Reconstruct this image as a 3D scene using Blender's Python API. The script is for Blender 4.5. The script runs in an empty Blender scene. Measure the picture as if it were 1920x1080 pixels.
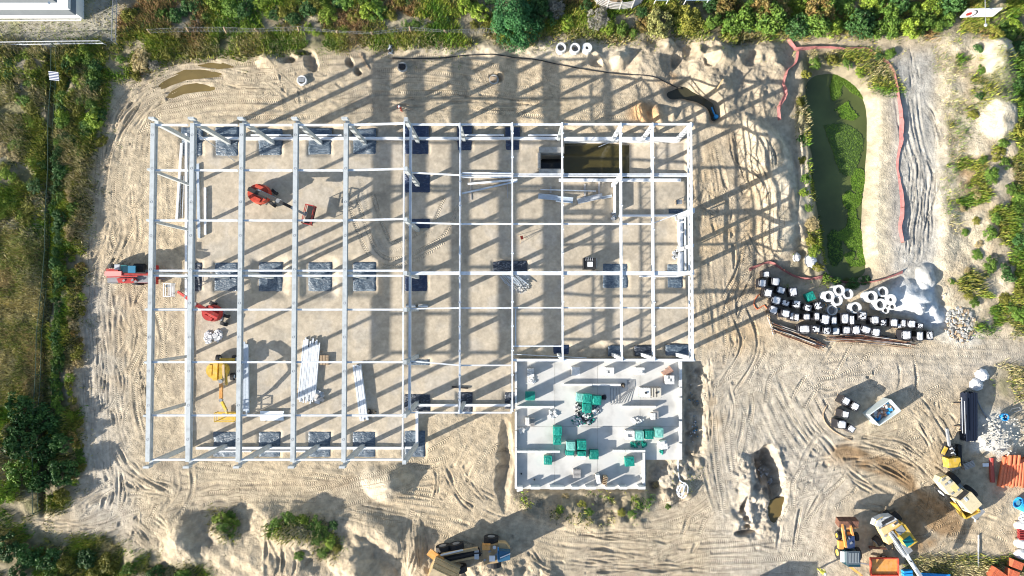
import bpy, math, random
import numpy as np
from mathutils import Vector, Matrix
S = bpy.context.scene
C = S.collection
# ---------------- camera, sky, sun, exposure ----------------
CAM_H = 80.0
TILT = math.atan(38.0 / 1280.0)
cam_d = bpy.data.cameras.new('camera'); cam = bpy.data.objects.new('camera', cam_d); C.objects.link(cam)
cam.location = (0, 0, CAM_H); cam.rotation_euler = (TILT, 0, 0)
cam_d.sensor_width = 36; cam_d.lens = 24; cam_d.clip_start = 1; cam_d.clip_end = 3000
S.camera = cam
SUN = Vector((2.45, 1.15, -1.0)).normalized()
elev = math.asin(-SUN.z)
world = bpy.data.worlds.new("World"); S.world = world; world.use_nodes = True
wn = world.node_tree
sky = wn.nodes.new('ShaderNodeTexSky'); sky.sky_type = 'NISHITA'; sky.sun_disc = False
sky.sun_elevation = elev; sky.sun_rotation = math.atan2(-SUN.x, -SUN.y)
wn.links.new(sky.outputs[0], wn.nodes['Background'].inputs[0])
wn.nodes['Background'].inputs[1].default_value = 0.10
sd = bpy.data.lights.new('sun', 'SUN'); sd.energy = 5.0; sd.angle = math.radians(0.55); sd.color = (1.0, 0.94, 0.85)
so = bpy.data.objects.new('sun', sd); C.objects.link(so)
so.rotation_euler = SUN.to_track_quat('-Z', 'Y').to_euler(); so.location = (-60, -30, 60)
S.cycles.filter_width = 1.1
S.view_settings.view_transform = 'Standard'; S.view_settings.look = 'None'
S.view_settings.exposure = 1.26; S.view_settings.gamma = 1; S.view_settings.use_curve_mapping = False

# ---------------- picture point -> place on the plane z ----------------
ct, st = math.cos(TILT), math.sin(TILT)
def W(px, py, z=0.0):
    a = (px - 960) / 1280.0; b = -(py - 540) / 1280.0
    dy = b * ct + st; dz = b * st - ct
    k = (CAM_H - z) / -dz
    return (a * k, dy * k)
def V(px, py, z=0.0):
    x, y = W(px, py, z); return Vector((x, y, z))
def to_px(X, Y, Z=0.0):
    zz = Z - CAM_H
    yc = Y * ct + zz * st; zc = -Y * st + zz * ct
    return 960 + 1280 * X / -zc, 540 - 1280 * yc / -zc

# ---------------- value noise ----------------
def _h(ix, iy, seed):
    n = (ix * 374761393 + iy * 668265263 + seed * 1442695041) & 0xFFFFFFFF
    n = ((n ^ (n >> 13)) * 1274126177) & 0xFFFFFFFF
    return ((n ^ (n >> 16)) & 0xFFFF) / 65535.0
def vn(x, y, sc, seed=0):
    x = np.asarray(x) / sc; y = np.asarray(y) / sc
    ix = np.floor(x).astype(np.int64); iy = np.floor(y).astype(np.int64)
    fx = x - ix; fy = y - iy
    fx = fx * fx * (3 - 2 * fx); fy = fy * fy * (3 - 2 * fy)
    a = _h(ix, iy, seed); b = _h(ix + 1, iy, seed); c = _h(ix, iy + 1, seed); d = _h(ix + 1, iy + 1, seed)
    return (a + (b - a) * fx) * (1 - fy) + (c + (d - c) * fx) * fy - 0.5
def fbm(x, y, sc, seed=0, octv=4, g=0.5):
    r = 0; a = 1.0
    for i in range(octv):
        r = r + a * vn(x + 17.3 * i, y - 9.1 * i, sc, seed + i * 7); sc *= 0.5; a *= g
    return r
def smooth(e0, e1, x):
    t = np.clip((x - e0) / (e1 - e0 + 1e-9), 0, 1); return t * t * (3 - 2 * t)

# ---------------- materials ----------------
MATS = {}
def mat(name, col, rough=0.7, metal=0.0, var=0.0, vsc=2.0, bump=0.0, bsc=8.0, attr=None, spec=0.4, randv=0.0, dist=0.05, stretch=None, col2=None):
    if name in MATS: return MATS[name]
    m = bpy.data.materials.new(name); m.use_nodes = True; MATS[name] = m
    nt = m.node_tree; b = nt.nodes['Principled BSDF']; L = nt.links
    b.inputs['Roughness'].default_value = rough; b.inputs['Metallic'].default_value = metal
    b.inputs['Specular IOR Level'].default_value = spec
    tc = nt.nodes.new('ShaderNodeTexCoord')
    src = None
    if attr:
        a = nt.nodes.new('ShaderNodeAttribute'); a.attribute_name = attr; src = a.outputs['Color']
    else:
        rgb = nt.nodes.new('ShaderNodeRGB'); rgb.outputs[0].default_value = (*col, 1); src = rgb.outputs[0]
    if var > 0:
        n = nt.nodes.new('ShaderNodeTexNoise'); n.inputs['Scale'].default_value = vsc; n.inputs['Detail'].default_value = 5
        L.new(tc.outputs['Object'], n.inputs['Vector'])
        mr = nt.nodes.new('ShaderNodeMapRange'); mr.inputs['From Min'].default_value = 0.3; mr.inputs['From Max'].default_value = 0.7
        mr.inputs['To Min'].default_value = 1 - var; mr.inputs['To Max'].default_value = 1 + var * 0.6
        L.new(n.outputs['Fac'], mr.inputs['Value'])
        if col2:
            mx = nt.nodes.new('ShaderNodeMix'); mx.data_type = 'RGBA'
            L.new(src, mx.inputs['A']); mx.inputs['B'].default_value = (*col2, 1)
            mr2 = nt.nodes.new('ShaderNodeMapRange'); mr2.inputs['From Min'].default_value = 0.52; mr2.inputs['From Max'].default_value = 0.66
            L.new(n.outputs['Fac'], mr2.inputs['Value']); L.new(mr2.outputs[0], mx.inputs['Factor']); src = mx.outputs['Result']
        vm = nt.nodes.new('ShaderNodeVectorMath'); vm.operation = 'SCALE'
        L.new(src, vm.inputs[0]); L.new(mr.outputs[0], vm.inputs['Scale']); src = vm.outputs[0]
    if randv > 0:
        oi = nt.nodes.new('ShaderNodeObjectInfo'); mr = nt.nodes.new('ShaderNodeMapRange')
        mr.inputs['To Min'].default_value = 1 - randv; mr.inputs['To Max'].default_value = 1 + randv
        L.new(oi.outputs['Random'], mr.inputs['Value'])
        vm = nt.nodes.new('ShaderNodeVectorMath'); vm.operation = 'SCALE'
        L.new(src, vm.inputs[0]); L.new(mr.outputs[0], vm.inputs['Scale']); src = vm.outputs[0]
    L.new(src, b.inputs['Base Color'])
    if bump > 0:
        n = nt.nodes.new('ShaderNodeTexNoise'); n.inputs['Scale'].default_value = bsc; n.inputs['Detail'].default_value = 4
        if stretch:
            mp = nt.nodes.new('ShaderNodeMapping'); mp.inputs['Scale'].default_value = stretch
            mp.inputs['Rotation'].default_value = (0, 0, 0.6)
            L.new(tc.outputs['Object'], mp.inputs['Vector']); L.new(mp.outputs[0], n.inputs['Vector'])
            n.inputs['Distortion'].default_value = 1.2
        else: L.new(tc.outputs['Object'], n.inputs['Vector'])
        bp = nt.nodes.new('ShaderNodeBump'); bp.inputs['Strength'].default_value = bump; bp.inputs['Distance'].default_value = dist
        L.new(n.outputs['Fac'], bp.inputs['Height']); L.new(bp.outputs[0], b.inputs['Normal'])
    return m
CONC = mat('precast_concrete', (.46, .49, .495), .75, var=.28, vsc=1.4, col2=(.36, .385, .39), bump=.3, bsc=20, dist=.01)
CONCD = mat('old_concrete', (.36, .35, .32), .85, var=.3, vsc=2.5, bump=.4, bsc=12, dist=.02)
STEEL = mat('white_steel', (.64, .67, .70), .45, var=.2, vsc=2)
GALV = mat('galvanised_steel', (.50, .56, .62), .4, metal=.3, var=.12, vsc=3)
SLAB = mat('slab_concrete', (.54, .53, .50), .8, var=.3, vsc=.5, col2=(.44, .44, .42), bump=.2, bsc=10, dist=.01)
BLOCK = mat('white_block', (.64, .64, .62), .8, var=.2, vsc=3)
def sheeting(name, c1, c2, lo, hi):
    m = bpy.data.materials.new(name); m.use_nodes = True; nt = m.node_tree; b = nt.nodes['Principled BSDF']; L = nt.links
    b.inputs['Roughness'].default_value = .4; b.inputs['Specular IOR Level'].default_value = .6
    tc = nt.nodes.new('ShaderNodeTexCoord'); oi = nt.nodes.new('ShaderNodeObjectInfo'); mp = nt.nodes.new('ShaderNodeMapping'); mp.inputs['Scale'].default_value = (.8, 1.9, 1)
    cb = nt.nodes.new('ShaderNodeCombineXYZ'); ml = nt.nodes.new('ShaderNodeMath'); ml.operation = 'MULTIPLY'; ml.inputs[1].default_value = 3.1
    L.new(oi.outputs['Random'], ml.inputs[0]); L.new(ml.outputs[0], cb.inputs[2]); L.new(cb.outputs[0], mp.inputs['Rotation']); L.new(tc.outputs['Object'], mp.inputs['Vector'])
    ad = nt.nodes.new('ShaderNodeVectorMath'); ad.operation = 'ADD'; cl = nt.nodes.new('ShaderNodeMath'); cl.operation = 'MULTIPLY'; cl.inputs[1].default_value = 57
    L.new(oi.outputs['Random'], cl.inputs[0]); L.new(mp.outputs[0], ad.inputs[0]); L.new(cl.outputs[0], ad.inputs[1])
    n = nt.nodes.new('ShaderNodeTexNoise'); n.inputs['Scale'].default_value = 1.5; n.inputs['Detail'].default_value = 6; n.inputs['Distortion'].default_value = 2.2; L.new(ad.outputs[0], n.inputs['Vector'])
    r = nt.nodes.new('ShaderNodeMapRange'); r.inputs['From Min'].default_value = lo; r.inputs['From Max'].default_value = hi; L.new(n.outputs['Fac'], r.inputs['Value'])
    mx = nt.nodes.new('ShaderNodeMix'); mx.data_type = 'RGBA'; mx.inputs['A'].default_value = (*c1, 1); mx.inputs['B'].default_value = (*c2, 1); L.new(r.outputs[0], mx.inputs['Factor']); L.new(mx.outputs['Result'], b.inputs['Base Color'])  # paler wrinkle highlights are mixed into the sheet's base colour
    bp = nt.nodes.new('ShaderNodeBump'); bp.inputs['Distance'].default_value = .12; bp.inputs['Strength'].default_value = .9; L.new(n.outputs['Fac'], bp.inputs['Height']); L.new(bp.outputs[0], b.inputs['Normal'])
    return m
PLAST = sheeting('black_sheeting', (.018, .024, .036), (.16, .18, .21), .50, .68)
PLASTG = sheeting('grey_sheeting', (.05, .075, .105), (.16, .20, .235), .42, .70)
PLASTB = sheeting('blue_black_sheeting', (.010, .024, .065), (.06, .09, .15), .52, .75)
TEAL = mat('teal_film', (.01, .22, .17), .45, var=.25, vsc=3, bump=.7, bsc=5, dist=.06, randv=.22)
TEALP = mat('pale_teal_film', (.16, .42, .36), .5, var=.2, vsc=3, bump=.6, bsc=5, dist=.05)
WFILM = mat('white_film', (.62, .62, .62), .45, var=.12, vsc=2.5, bump=.6, bsc=5, dist=.05, randv=.10)
BFILM = mat('black_film', (.02, .02, .025), .4, bump=.5, bsc=6)
RED = mat('red_paint', (.40, .035, .03), .5, var=.3, vsc=2.5, col2=(.26, .07, .05))
ORED = mat('orange_red_paint', (.50, .06, .03), .5, var=.3, vsc=2.5, col2=(.32, .08, .05))
YEL = mat('yellow_paint', (.60, .39, .05), .5, var=.3, vsc=2.5, col2=(.44, .32, .12))
ORA = mat('orange_paint', (.66, .31, .08), .55, var=.3, vsc=2.5, col2=(.42, .25, .12))
CREAM = mat('cream_paint', (.62, .53, .34), .55, var=.25, vsc=2.5, col2=(.46, .39, .25))
TANP = mat('tan_paint', (.50, .35, .18), .6, var=.2, vsc=3)
BLK = mat('black_rubber', (.022, .022, .024), .8, var=.3, vsc=6)
GREY = mat('grey_metal', (.24, .25, .26), .5, var=.2, vsc=4)
LGREY = mat('light_grey_paint', (.46, .48, .50), .5, var=.12, vsc=4)
GLASS = mat('cab_glass', (.012, .045, .06), .15, spec=.8)
BLUEG = mat('blue_glass', (.05, .18, .28), .2, spec=.8)
BLUEP = mat('blue_plastic', (.02, .26, .60), .45, var=.2, vsc=5)
TIMB = mat('timber', (.42, .31, .20), .85, var=.3, vsc=5)
TIMBP = mat('pink_timber', (.50, .30, .22), .85, var=.25, vsc=5)
RUST = mat('rusty_steel', (.15, .07, .045), .8, var=.5, vsc=4)
PIPE = mat('orange_pipe', (.60, .16, .07), .5, var=.15, vsc=2, randv=.2)
NET = mat('pink_net', (.33, .13, .12), .8, var=.3, vsc=3, bump=.6, bsc=6)
ROOF = mat('roof_sheet', (.17, .185, .19), .95, spec=.05, var=.06, vsc=1)
WHITE = mat('white_paint', (.70, .71, .72), .5, var=.05)
TILE = mat('clay_tile', (.52, .13, .06), .8, var=.2, vsc=6)
BARK = mat('bark', (.16, .12, .09), .9, var=.3, vsc=6)
SKIN = mat('skin', (.5, .3, .22), .6)
LT = mat('grey_timber', (.40, .38, .36), .85, var=.2)
# ---------------- mesh builder ----------------
class MB:
    def __init__(s): s.v = []; s.f = []; s.m = []
    def add(s, vs, fs, mi=0):
        o = len(s.v); s.v += [tuple(v) for v in vs]; s.f += [tuple(i + o for i in f) for f in fs]; s.m += [mi] * len(fs); return s
    def box(s, c, d, rz=0.0, ry=0.0, rx=0.0, mi=0, taper=1.0):
        R = Matrix.Rotation(rz, 3, 'Z') @ Matrix.Rotation(ry, 3, 'Y') @ Matrix.Rotation(rx, 3, 'X')
        vs = []
        for z in (-1, 1):
            k = taper if z > 0 else 1
            for x, y in ((-1, -1), (1, -1), (1, 1), (-1, 1)):
                vs.append(Vector(c) + R @ Vector((x * d[0] / 2 * k, y * d[1] / 2 * k, z * d[2] / 2)))
        return s.add(vs, [(3, 2, 1, 0), (4, 5, 6, 7), (0, 1, 5, 4), (1, 2, 6, 5), (2, 3, 7, 6), (3, 0, 4, 7)], mi)
    def prism(s, pts, z0, z1, mi=0, inset=0):
        n = len(pts); c = (sum(p[0] for p in pts) / n, sum(p[1] for p in pts) / n)
        top = [(p[0] + (c[0] - p[0]) * inset, p[1] + (c[1] - p[1]) * inset, z1) for p in pts]
        vs = [(p[0], p[1], z0) for p in pts] + top
        fs = [tuple(range(n - 1, -1, -1)), tuple(range(n, 2 * n))] + [(i, (i + 1) % n, n + (i + 1) % n, n + i) for i in range(n)]
        return s.add(vs, fs, mi)
    def cyl(s, a, b, r, n=10, r2=None, mi=0, cap=True):
        a = Vector(a); b = Vector(b); d = (b - a); r2 = r if r2 is None else r2
        q = d.to_track_quat('Z', 'Y').to_matrix()
        vs = []
        for p, rr in ((a, r), (b, r2)):
            for i in range(n):
                t = 2 * math.pi * i / n; vs.append(p + q @ Vector((math.cos(t) * rr, math.sin(t) * rr, 0)))
        fs = [(i, (i + 1) % n, n + (i + 1) % n, n + i) for i in range(n)]
        if cap: fs += [tuple(range(n - 1, -1, -1)), tuple(range(n, 2 * n))]
        return s.add(vs, fs, mi)
    def bar(s, a, b, w, h, mi=0):
        a = Vector(a); b = Vector(b); d = (b - a).normalized()
        up = Vector((0, 0, 1))
        if abs(d.z) > .95: up = Vector((0, 1, 0))
        sd = d.cross(up).normalized(); up = sd.cross(d).normalized()
        vs = []
        for p in (a, b):
            for i, j in ((-1, -1), (1, -1), (1, 1), (-1, 1)): vs.append(p + sd * (i * w / 2) + up * (j * h / 2))
        return s.add(vs, [(3, 2, 1, 0), (4, 5, 6, 7), (0, 1, 5, 4), (1, 2, 6, 5), (2, 3, 7, 6), (3, 0, 4, 7)], mi)
    def ring(s, c, ro, ri, h, n=24, mi=0, ax='Z'):
        vs = []
        for z in (0, h):
            for r in (ro, ri):
                for i in range(n):
                    t = 2 * math.pi * i / n
                    vs.append((c[0] + math.cos(t) * r, c[1] + math.sin(t) * r, c[2] + z))
        fs = []
        for i in range(n):
            j = (i + 1) % n
            fs += [(i, j, 2 * n + j, 2 * n + i), (n + j, n + i, 3 * n + i, 3 * n + j), (2 * n + i, 2 * n + j, 3 * n + j, 3 * n + i), (j, i, n + i, n + j)]
        return s.add(vs, fs, mi)
    def tube(s, pts, r, n=6, mi=0):
        pts = [Vector(p) for p in pts]; N = len(pts); vs = []; fs = []
        for k, p in enumerate(pts):
            d = (pts[min(k + 1, N - 1)] - pts[max(k - 1, 0)]).normalized()
            up = Vector((0, 0, 1)) if abs(d.z) < .9 else Vector((1, 0, 0))
            a = d.cross(up).normalized(); b = a.cross(d)
            for i in range(n):
                t = 2 * math.pi * i / n; vs.append(p + a * (math.cos(t) * r) + b * (math.sin(t) * r))
        for k in range(N - 1):
            for i in range(n):
                j = (i + 1) % n; fs.append((k * n + i, k * n + j, (k + 1) * n + j, (k + 1) * n + i))
        fs += [tuple(range(n - 1, -1, -1)), tuple((N - 1) * n + i for i in range(n))]
        return s.add(vs, fs, mi)
    def dome(s, c, r, h, n=14, m=5, mi=0, jag=0, seed=0):
        rnd = random.Random(seed); vs = []; fs = []
        for k in range(m):
            t = k / m * math.pi / 2
            for i in range(n):
                a = 2 * math.pi * i / n; rr = math.cos(t) * (1 + rnd.uniform(-jag, jag))
                vs.append((c[0] + math.cos(a) * rr * r[0], c[1] + math.sin(a) * rr * r[1], c[2] + math.sin(t) * h * (1 + rnd.uniform(-jag, jag))))
        vs.append((c[0], c[1], c[2] + h)); T = len(vs) - 1
        for k in range(m - 1):
            for i in range(n):
                j = (i + 1) % n; fs.append((k * n + i, k * n + j, (k + 1) * n + j, (k + 1) * n + i))
        for i in range(n): fs.append(((m - 1) * n + i, (m - 1) * n + (i + 1) % n, T))
        fs.append(tuple(range(n - 1, -1, -1)))
        return s.add(vs, fs, mi)
    def build(s, name, mats, parent=None, smooth_=False):
        me = bpy.data.meshes.new(name); me.from_pydata(s.v, [], s.f)
        if not isinstance(mats, (list, tuple)): mats = [mats]
        for m in mats: me.materials.append(m)
        if len(mats) > 1: me.polygons.foreach_set('material_index', s.m)
        if smooth_: me.polygons.foreach_set('use_smooth', [True] * len(me.polygons))
        me.update()
        o = bpy.data.objects.new(name, me); C.objects.link(o)
        if parent: o.parent = parent
        return o
def tag(o, label, cat, group=None):
    o['label'] = label; o['category'] = cat
    if group: o['group'] = group
    return o
def thing(name, label, cat, loc=(0, 0, 0), rz=0.0, group=None):
    o = bpy.data.objects.new(name, None); C.objects.link(o); o.empty_display_size = .3
    o.location = loc; o.rotation_euler = (0, 0, rz); return tag(o, label, cat, group)
def copy_tree(o, parent=None):
    c = o.copy(); C.objects.link(c)
    if parent: c.parent = parent
    for ch in o.children: copy_tree(ch, c)
    return c
def struct(o, kind='structure'): o['kind'] = kind; return o
ORD = ['first', 'second', 'third', 'fourth', 'fifth', 'sixth', 'seventh', 'eighth', 'ninth', 'tenth', 'eleventh', 'twelfth', 'thirteenth', 'fourteenth', 'fifteenth', 'sixteenth', 'seventeenth', 'eighteenth', 'nineteenth', 'twentieth', 'twenty-first', 'twenty-second', 'twenty-third', 'twenty-fourth', 'twenty-fifth', 'twenty-sixth', 'twenty-seventh', 'twenty-eighth', 'twenty-ninth', 'thirtieth', 'thirty-first', 'thirty-second', 'thirty-third', 'thirty-fourth', 'thirty-fifth', 'thirty-sixth', 'thirty-seventh', 'thirty-eighth', 'thirty-ninth', 'fortieth', 'forty-first', 'forty-second', 'forty-third', 'forty-fourth', 'forty-fifth', 'forty-sixth', 'forty-seventh', 'forty-eighth', 'forty-ninth', 'fiftieth']
# ---------------- the ground: one sheet, fine where the picture looks ----------------
DX = 0.115
fx = np.arange(-62, 62 + DX, DX); fy = np.arange(-35, 38 + DX, DX)
cx_l = np.array([-900, -500, -280, -180, -130, -100, -85, -75, -68, -64.5, -63]); cx_r = -cx_l[::-1]
cy_l = np.array([-900, -500, -280, -180, -120, -80, -60, -48, -41, -37.5, -36]); cy_r = np.array([39, 41, 45, 52, 62, 80, 120, 180, 280, 500, 900])
AX = np.concatenate([cx_l, fx, cx_r]); AY = np.concatenate([cy_l, fy, cy_r])
GX, GY = np.meshgrid(AX, AY)
ox, oy = len(cx_l), len(cy_l)
PX, PY = to_px(GX, GY)
NY, NX = GX.shape
Hh = np.zeros_like(GX)
# slight warp of the picture coordinates so that no outline is ruler-straight
wx = fbm(GX, GY, 3.0, 5, 4) * 14; wy = fbm(GX, GY, 3.0, 55, 4) * 14
QX = PX + wx; QY = PY + wy
def inpoly(poly, X=None, Y=None):
    X = QX if X is None else X; Y = QY if Y is None else Y
    r = np.zeros(X.shape, bool); n = len(poly)
    for i in range(n):
        x1, y1 = poly[i]; x2, y2 = poly[(i + 1) % n]
        if y1 == y2: continue
        c = ((Y >= min(y1, y2)) & (Y < max(y1, y2)))
        r ^= c & (X < (x2 - x1) * (Y - y1) / (y2 - y1) + x1)
    return r
def blur(a, k):
    # box blur, k cells each way, twice (fine cells only need it)
    a = a.astype(float)
    for _ in range(2):
        for ax in (0, 1):
            c = np.cumsum(np.pad(a, [(k + 1, k) if i == ax else (0, 0) for i in (0, 1)], mode='edge'), axis=ax)
            if ax == 0: a = (c[2 * k + 1:] - c[:-2 * k - 1]) / (2 * k + 1)
            else: a = (c[:, 2 * k + 1:] - c[:, :-2 * k - 1]) / (2 * k + 1)
    return a
def mpoly(poly, soft=4, warp=True):
    m = inpoly(poly) if warp else inpoly(poly, PX, PY)
    return blur(m, soft)
def rect(x0, y0, x1, y1): return [(x0, y0), (x1, y0), (x1, y1), (x0, y1)]
def blob(px, py, rx, ry, warp=True, ang=0.0):
    X, Y = (QX, QY) if warp else (PX, PY)
    dx = X - px; dy = Y - py; c, s_ = math.cos(math.radians(ang)), math.sin(math.radians(ang))
    u = (dx * c + dy * s_) / rx; v = (-dx * s_ + dy * c) / ry
    return np.clip(1 - np.sqrt(u * u + v * v), 0, 1)
# zones -------------------------------------------------
HALL = [(365, 250), (1300, 250), (1290, 650), (965, 655), (965, 760), (790, 765), (780, 840), (365, 840)]
hall = mpoly(HALL, 6)
vegL = mpoly([(-400, 86), (198, 86), (212, 130), (190, 215), (172, 300), (160, 420), (150, 520), (152, 640), (146, 780), (142, 900), (118, 955), (40, 975), (-400, 975)], 4)
vegT = mpoly([(226, -400), (2300, -400), (2300, 62), (1790, 66), (1470, 74), (1300, 70), (1110, 66), (1000, 78), (940, 82), (760, 84), (640, 92), (420, 98), (330, 112), (270, 135), (215, 150), (205, 100), (226, 86)], 4)
vegBL = mpoly([(-400, 988), (60, 985), (130, 1012), (200, 1012), (240, 1035), (300, 1045), (390, 1062), (420, 1400), (-400, 1400)], 4)
vegR = mpoly([(1768, 70), (2300, 70), (2300, 640), (1850, 622), (1785, 600), (1748, 520), (1762, 400), (1752, 240)], 4)
vegR2 = mpoly([(1868, 690), (2300, 690), (2300, 758), (1890, 752), (1862, 722)], 3)
vegBR = mpoly([(1700, 1048), (2300, 1040), (2300, 1400), (1690, 1400)], 3)
vegP = mpoly([(1490, 100), (1640, 95), (1680, 140), (1690, 175), (1640, 175), (1605, 140), (1560, 122), (1525, 150), (1515, 200), (1532, 300), (1538, 400), (1550, 480), (1575, 530), (1460, 540), (1478, 490), (1500, 440), (1520, 380), (1508, 300), (1490, 230), (1498, 150)], 3)
vegS = mpoly([(955, 925), (1215, 925), (1225, 935), (1195, 975), (1130, 985), (1050, 970), (980, 950)], 3)
lawnTL = mpoly(rect(-400, -400, 222, 86), 2, False)
mound1 = mpoly([(390, 955), (435, 950), (450, 1000), (420, 1010), (395, 985)], 3)
mound2 = mpoly([(500, 975), (600, 965), (640, 1010), (630, 1045), (600, 1045), (575, 1010), (530, 1010), (505, 1000)], 3)
road = mpoly([(1310, 640), (1440, 655), (1760, 660), (1830, 640), (2300, 640), (2300, 700), (1830, 705), (1600, 740), (1560, 1400), (1340, 1400), (1330, 760)], 14)
# heights -----------------------------------------------
sandy = fbm(GX, GY, 4.0, 11, 4) * 0.16 + fbm(GX, GY, 0.7, 21, 2) * 0.025
Hh += sandy
site_rough = 1 - np.clip(hall + vegL + vegT, 0, 1)
Hh += site_rough * fbm(GX, GY, 1.1, 31, 3) * 0.055
Hh -= hall * 0.05
Hh *= (1 - 0.7 * hall)
spoil = mpoly([(1180, 82), (1300, 76), (1430, 78), (1470, 100), (1480, 150), (1440, 240), (1330, 240), (1250, 150), (1190, 150)], 8)
Hh += spoil * (0.7 + 1.5 * fbm(GX, GY, 3.4, 41, 5, .5))
spl2 = mpoly([(1385, 230), (1450, 240), (1480, 300), (1500, 400), (1480, 470), (1440, 480), (1430, 400), (1400, 320)], 6)
Hh += spl2 * (1.3 + 1.1 * fbm(GX, GY, 4.2, 43, 4, .42))
top_edge = mpoly([(760, 86), (1180, 84), (1180, 112), (1060, 118), (960, 102), (760, 100)], 5)
Hh += top_edge * (.4 + .8 * fbm(GX, GY, 2.2, 45, 4, .5))
bm = mpoly([(230, 1030), (330, 970), (400, 950), (660, 955), (760, 1000), (800, 1080), (800, 1300), (260, 1300)], 8)
Hh += bm * (.7 + 1.25 * fbm(GX, GY, 4.6, 47, 5, .47))
Hh += vegL * (.25 + .9 * fbm(GX, GY, 3, 61, 4)) + vegT * (.2 + .5 * fbm(GX, GY, 3, 62, 4)) + vegR * (.3 + .6 * fbm(GX, GY, 3.8, 63, 4, .45))
rub = mpoly([(795, 1050), (960, 1052), (1050, 1062), (1060, 1400), (790, 1400)], 5)
Hh += rub * (.3 + .7 * fbm(GX, GY, 1.4, 49, 4, .55))
sm = mpoly([(940, 930), (1215, 925), (1220, 975), (1120, 992), (960, 955)], 6)
Hh += sm * (.35 + .9 * fbm(GX, GY, 1.8, 51, 4, .5))
re = mpoly([(1285, 690), (1325, 690), (1322, 850), (1290, 900), (1270, 940), (1215, 930), (1220, 870), (1285, 862)], 5)
Hh += re * (.1 + 1.2 * fbm(GX, GY, 1.5, 53, 4, .6))
for (x, y, rx, ry, h, pw) in [(732, 905, 54, 40, 1.9, 1.1), (505, 108, 30, 18, .9, 1.2), 
                              (1700, 556, 46, 34, 1.0, .7), (1728, 566, 30, 24, .8, .6), (1735, 520, 20, 26, .9, .6), (1748, 588, 20, 16, .6, .6), (1868, 800, 50, 50, .8, 1), (1860, 840, 60, 40, .8, 1),
                              (1250, 95, 22, 18, 1.2, 1), (1345, 110, 28, 22, 1.5, 1), (1160, 112, 18, 22, 1.6, 1), (1205, 212, 12, 22, .9, 1), (1235, 218, 14, 20, .9, 1), (1255, 215, 12, 16, .7, 1),
                              (1500, 150, 22, 60, .8, 1), (1512, 330, 20, 190, 1.0, .6), (1530, 480, 22, 60, .7, .7), (1545, 125, 30, 16, .9, 1), (1512, 200, 16, 70, .7, .7), (40, 808, 30, 26, 2.2, 1), (560, 1005, 70, 45, 1.4, 1), (418, 985, 30, 30, 1.2, 1), (660, 1040, 45, 35, 1.6, .8), (690, 1075, 60, 30, 1.5, .8), (350, 1010, 50, 60, 1.3, 1),
                              (1408, 965, 22, 26, .5, 1), (1398, 910, 18, 36, .6, 1), (775, 1020, 22, 50, .9, 1), (1290, 915, 22, 20, .9, 1)]:
    Hh += h * blob(x, y, rx, ry) ** pw
Hh -= 2.6 * blob(1446, 888, 26, 52) ** .5 + 1.3 * blob(1457, 940, 16, 50, ang=12) ** .7 + .8 * blob(945, 870, 14, 95, ang=2) ** .7
Hh -= .8 * mpoly([(1282, 678), (1325, 690), (1318, 850), (1300, 860), (1282, 862)], 3) + .8 * mpoly([(1211, 862), (1282, 864), (1250, 890), (1230, 930), (1211, 918)], 3)
hm = mpoly([(1385, 845), (1475, 840), (1480, 900), (1462, 1010), (1375, 1010), (1372, 900)], 5); Hh += hm * (.7 * fbm(GX, GY, 1.3, 57, 4, .6))
for x_, y_, rx_, ry_ in ((1392, 948, 7, 16), (1397, 968, 7, 7), (1398, 983, 8, 6), (1425, 860, 16, 14), (1392, 998, 20, 6)): Hh -= .9 * blob(x_, y_, rx_, ry_) ** .5
tm_ = mpoly([(1250, 163), (1300, 165), (1345, 184), (1352, 222), (1330, 228), (1322, 198), (1258, 184)], 3); Hh = Hh * (1 - tm_) - 1.3 * tm_
for x_, y_, rx_, ry_ in ((585, 115, 12, 18), (572, 98, 14, 5), (545, 108, 16, 6), (660, 118, 8, 8), (672, 132, 7, 6), (930, 140, 16, 10), (1120, 116, 12, 14), (1290, 100, 14, 16), (1268, 118, 10, 14), (1330, 95, 22, 16), (1400, 112, 22, 18), (1330, 120, 14, 10)): Hh -= .8 * blob(x_, y_, rx_, ry_) ** .6
pudm = [[(300, 160), (318, 145), (345, 132), (372, 128), (412, 138), (425, 142), (392, 146), (350, 150), (322, 160), (306, 168)],
        [(312, 182), (325, 170), (345, 160), (370, 156), (400, 164), (408, 170), (372, 172), (345, 176), (325, 184)],
        [(366, 122), (390, 116), (420, 118), (440, 126), (405, 130)]]
RIDGE = mpoly([(1848, 78), (1880, 74), (1898, 95), (1903, 150), (1898, 215), (1890, 262), (1868, 275), (1846, 262), (1840, 205), (1846, 150), (1842, 100)], 7)
Hh += RIDGE * (1.25 + .55 * fbm(GX, GY, 2.6, 67, 4, .5))
Hh -= .7 * np.exp(-((PX - (100 - (PY - 90) * .022)) / 6.0) ** 2) * vegL  # dip added along the left fence to deepen the shaded hedge line
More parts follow.
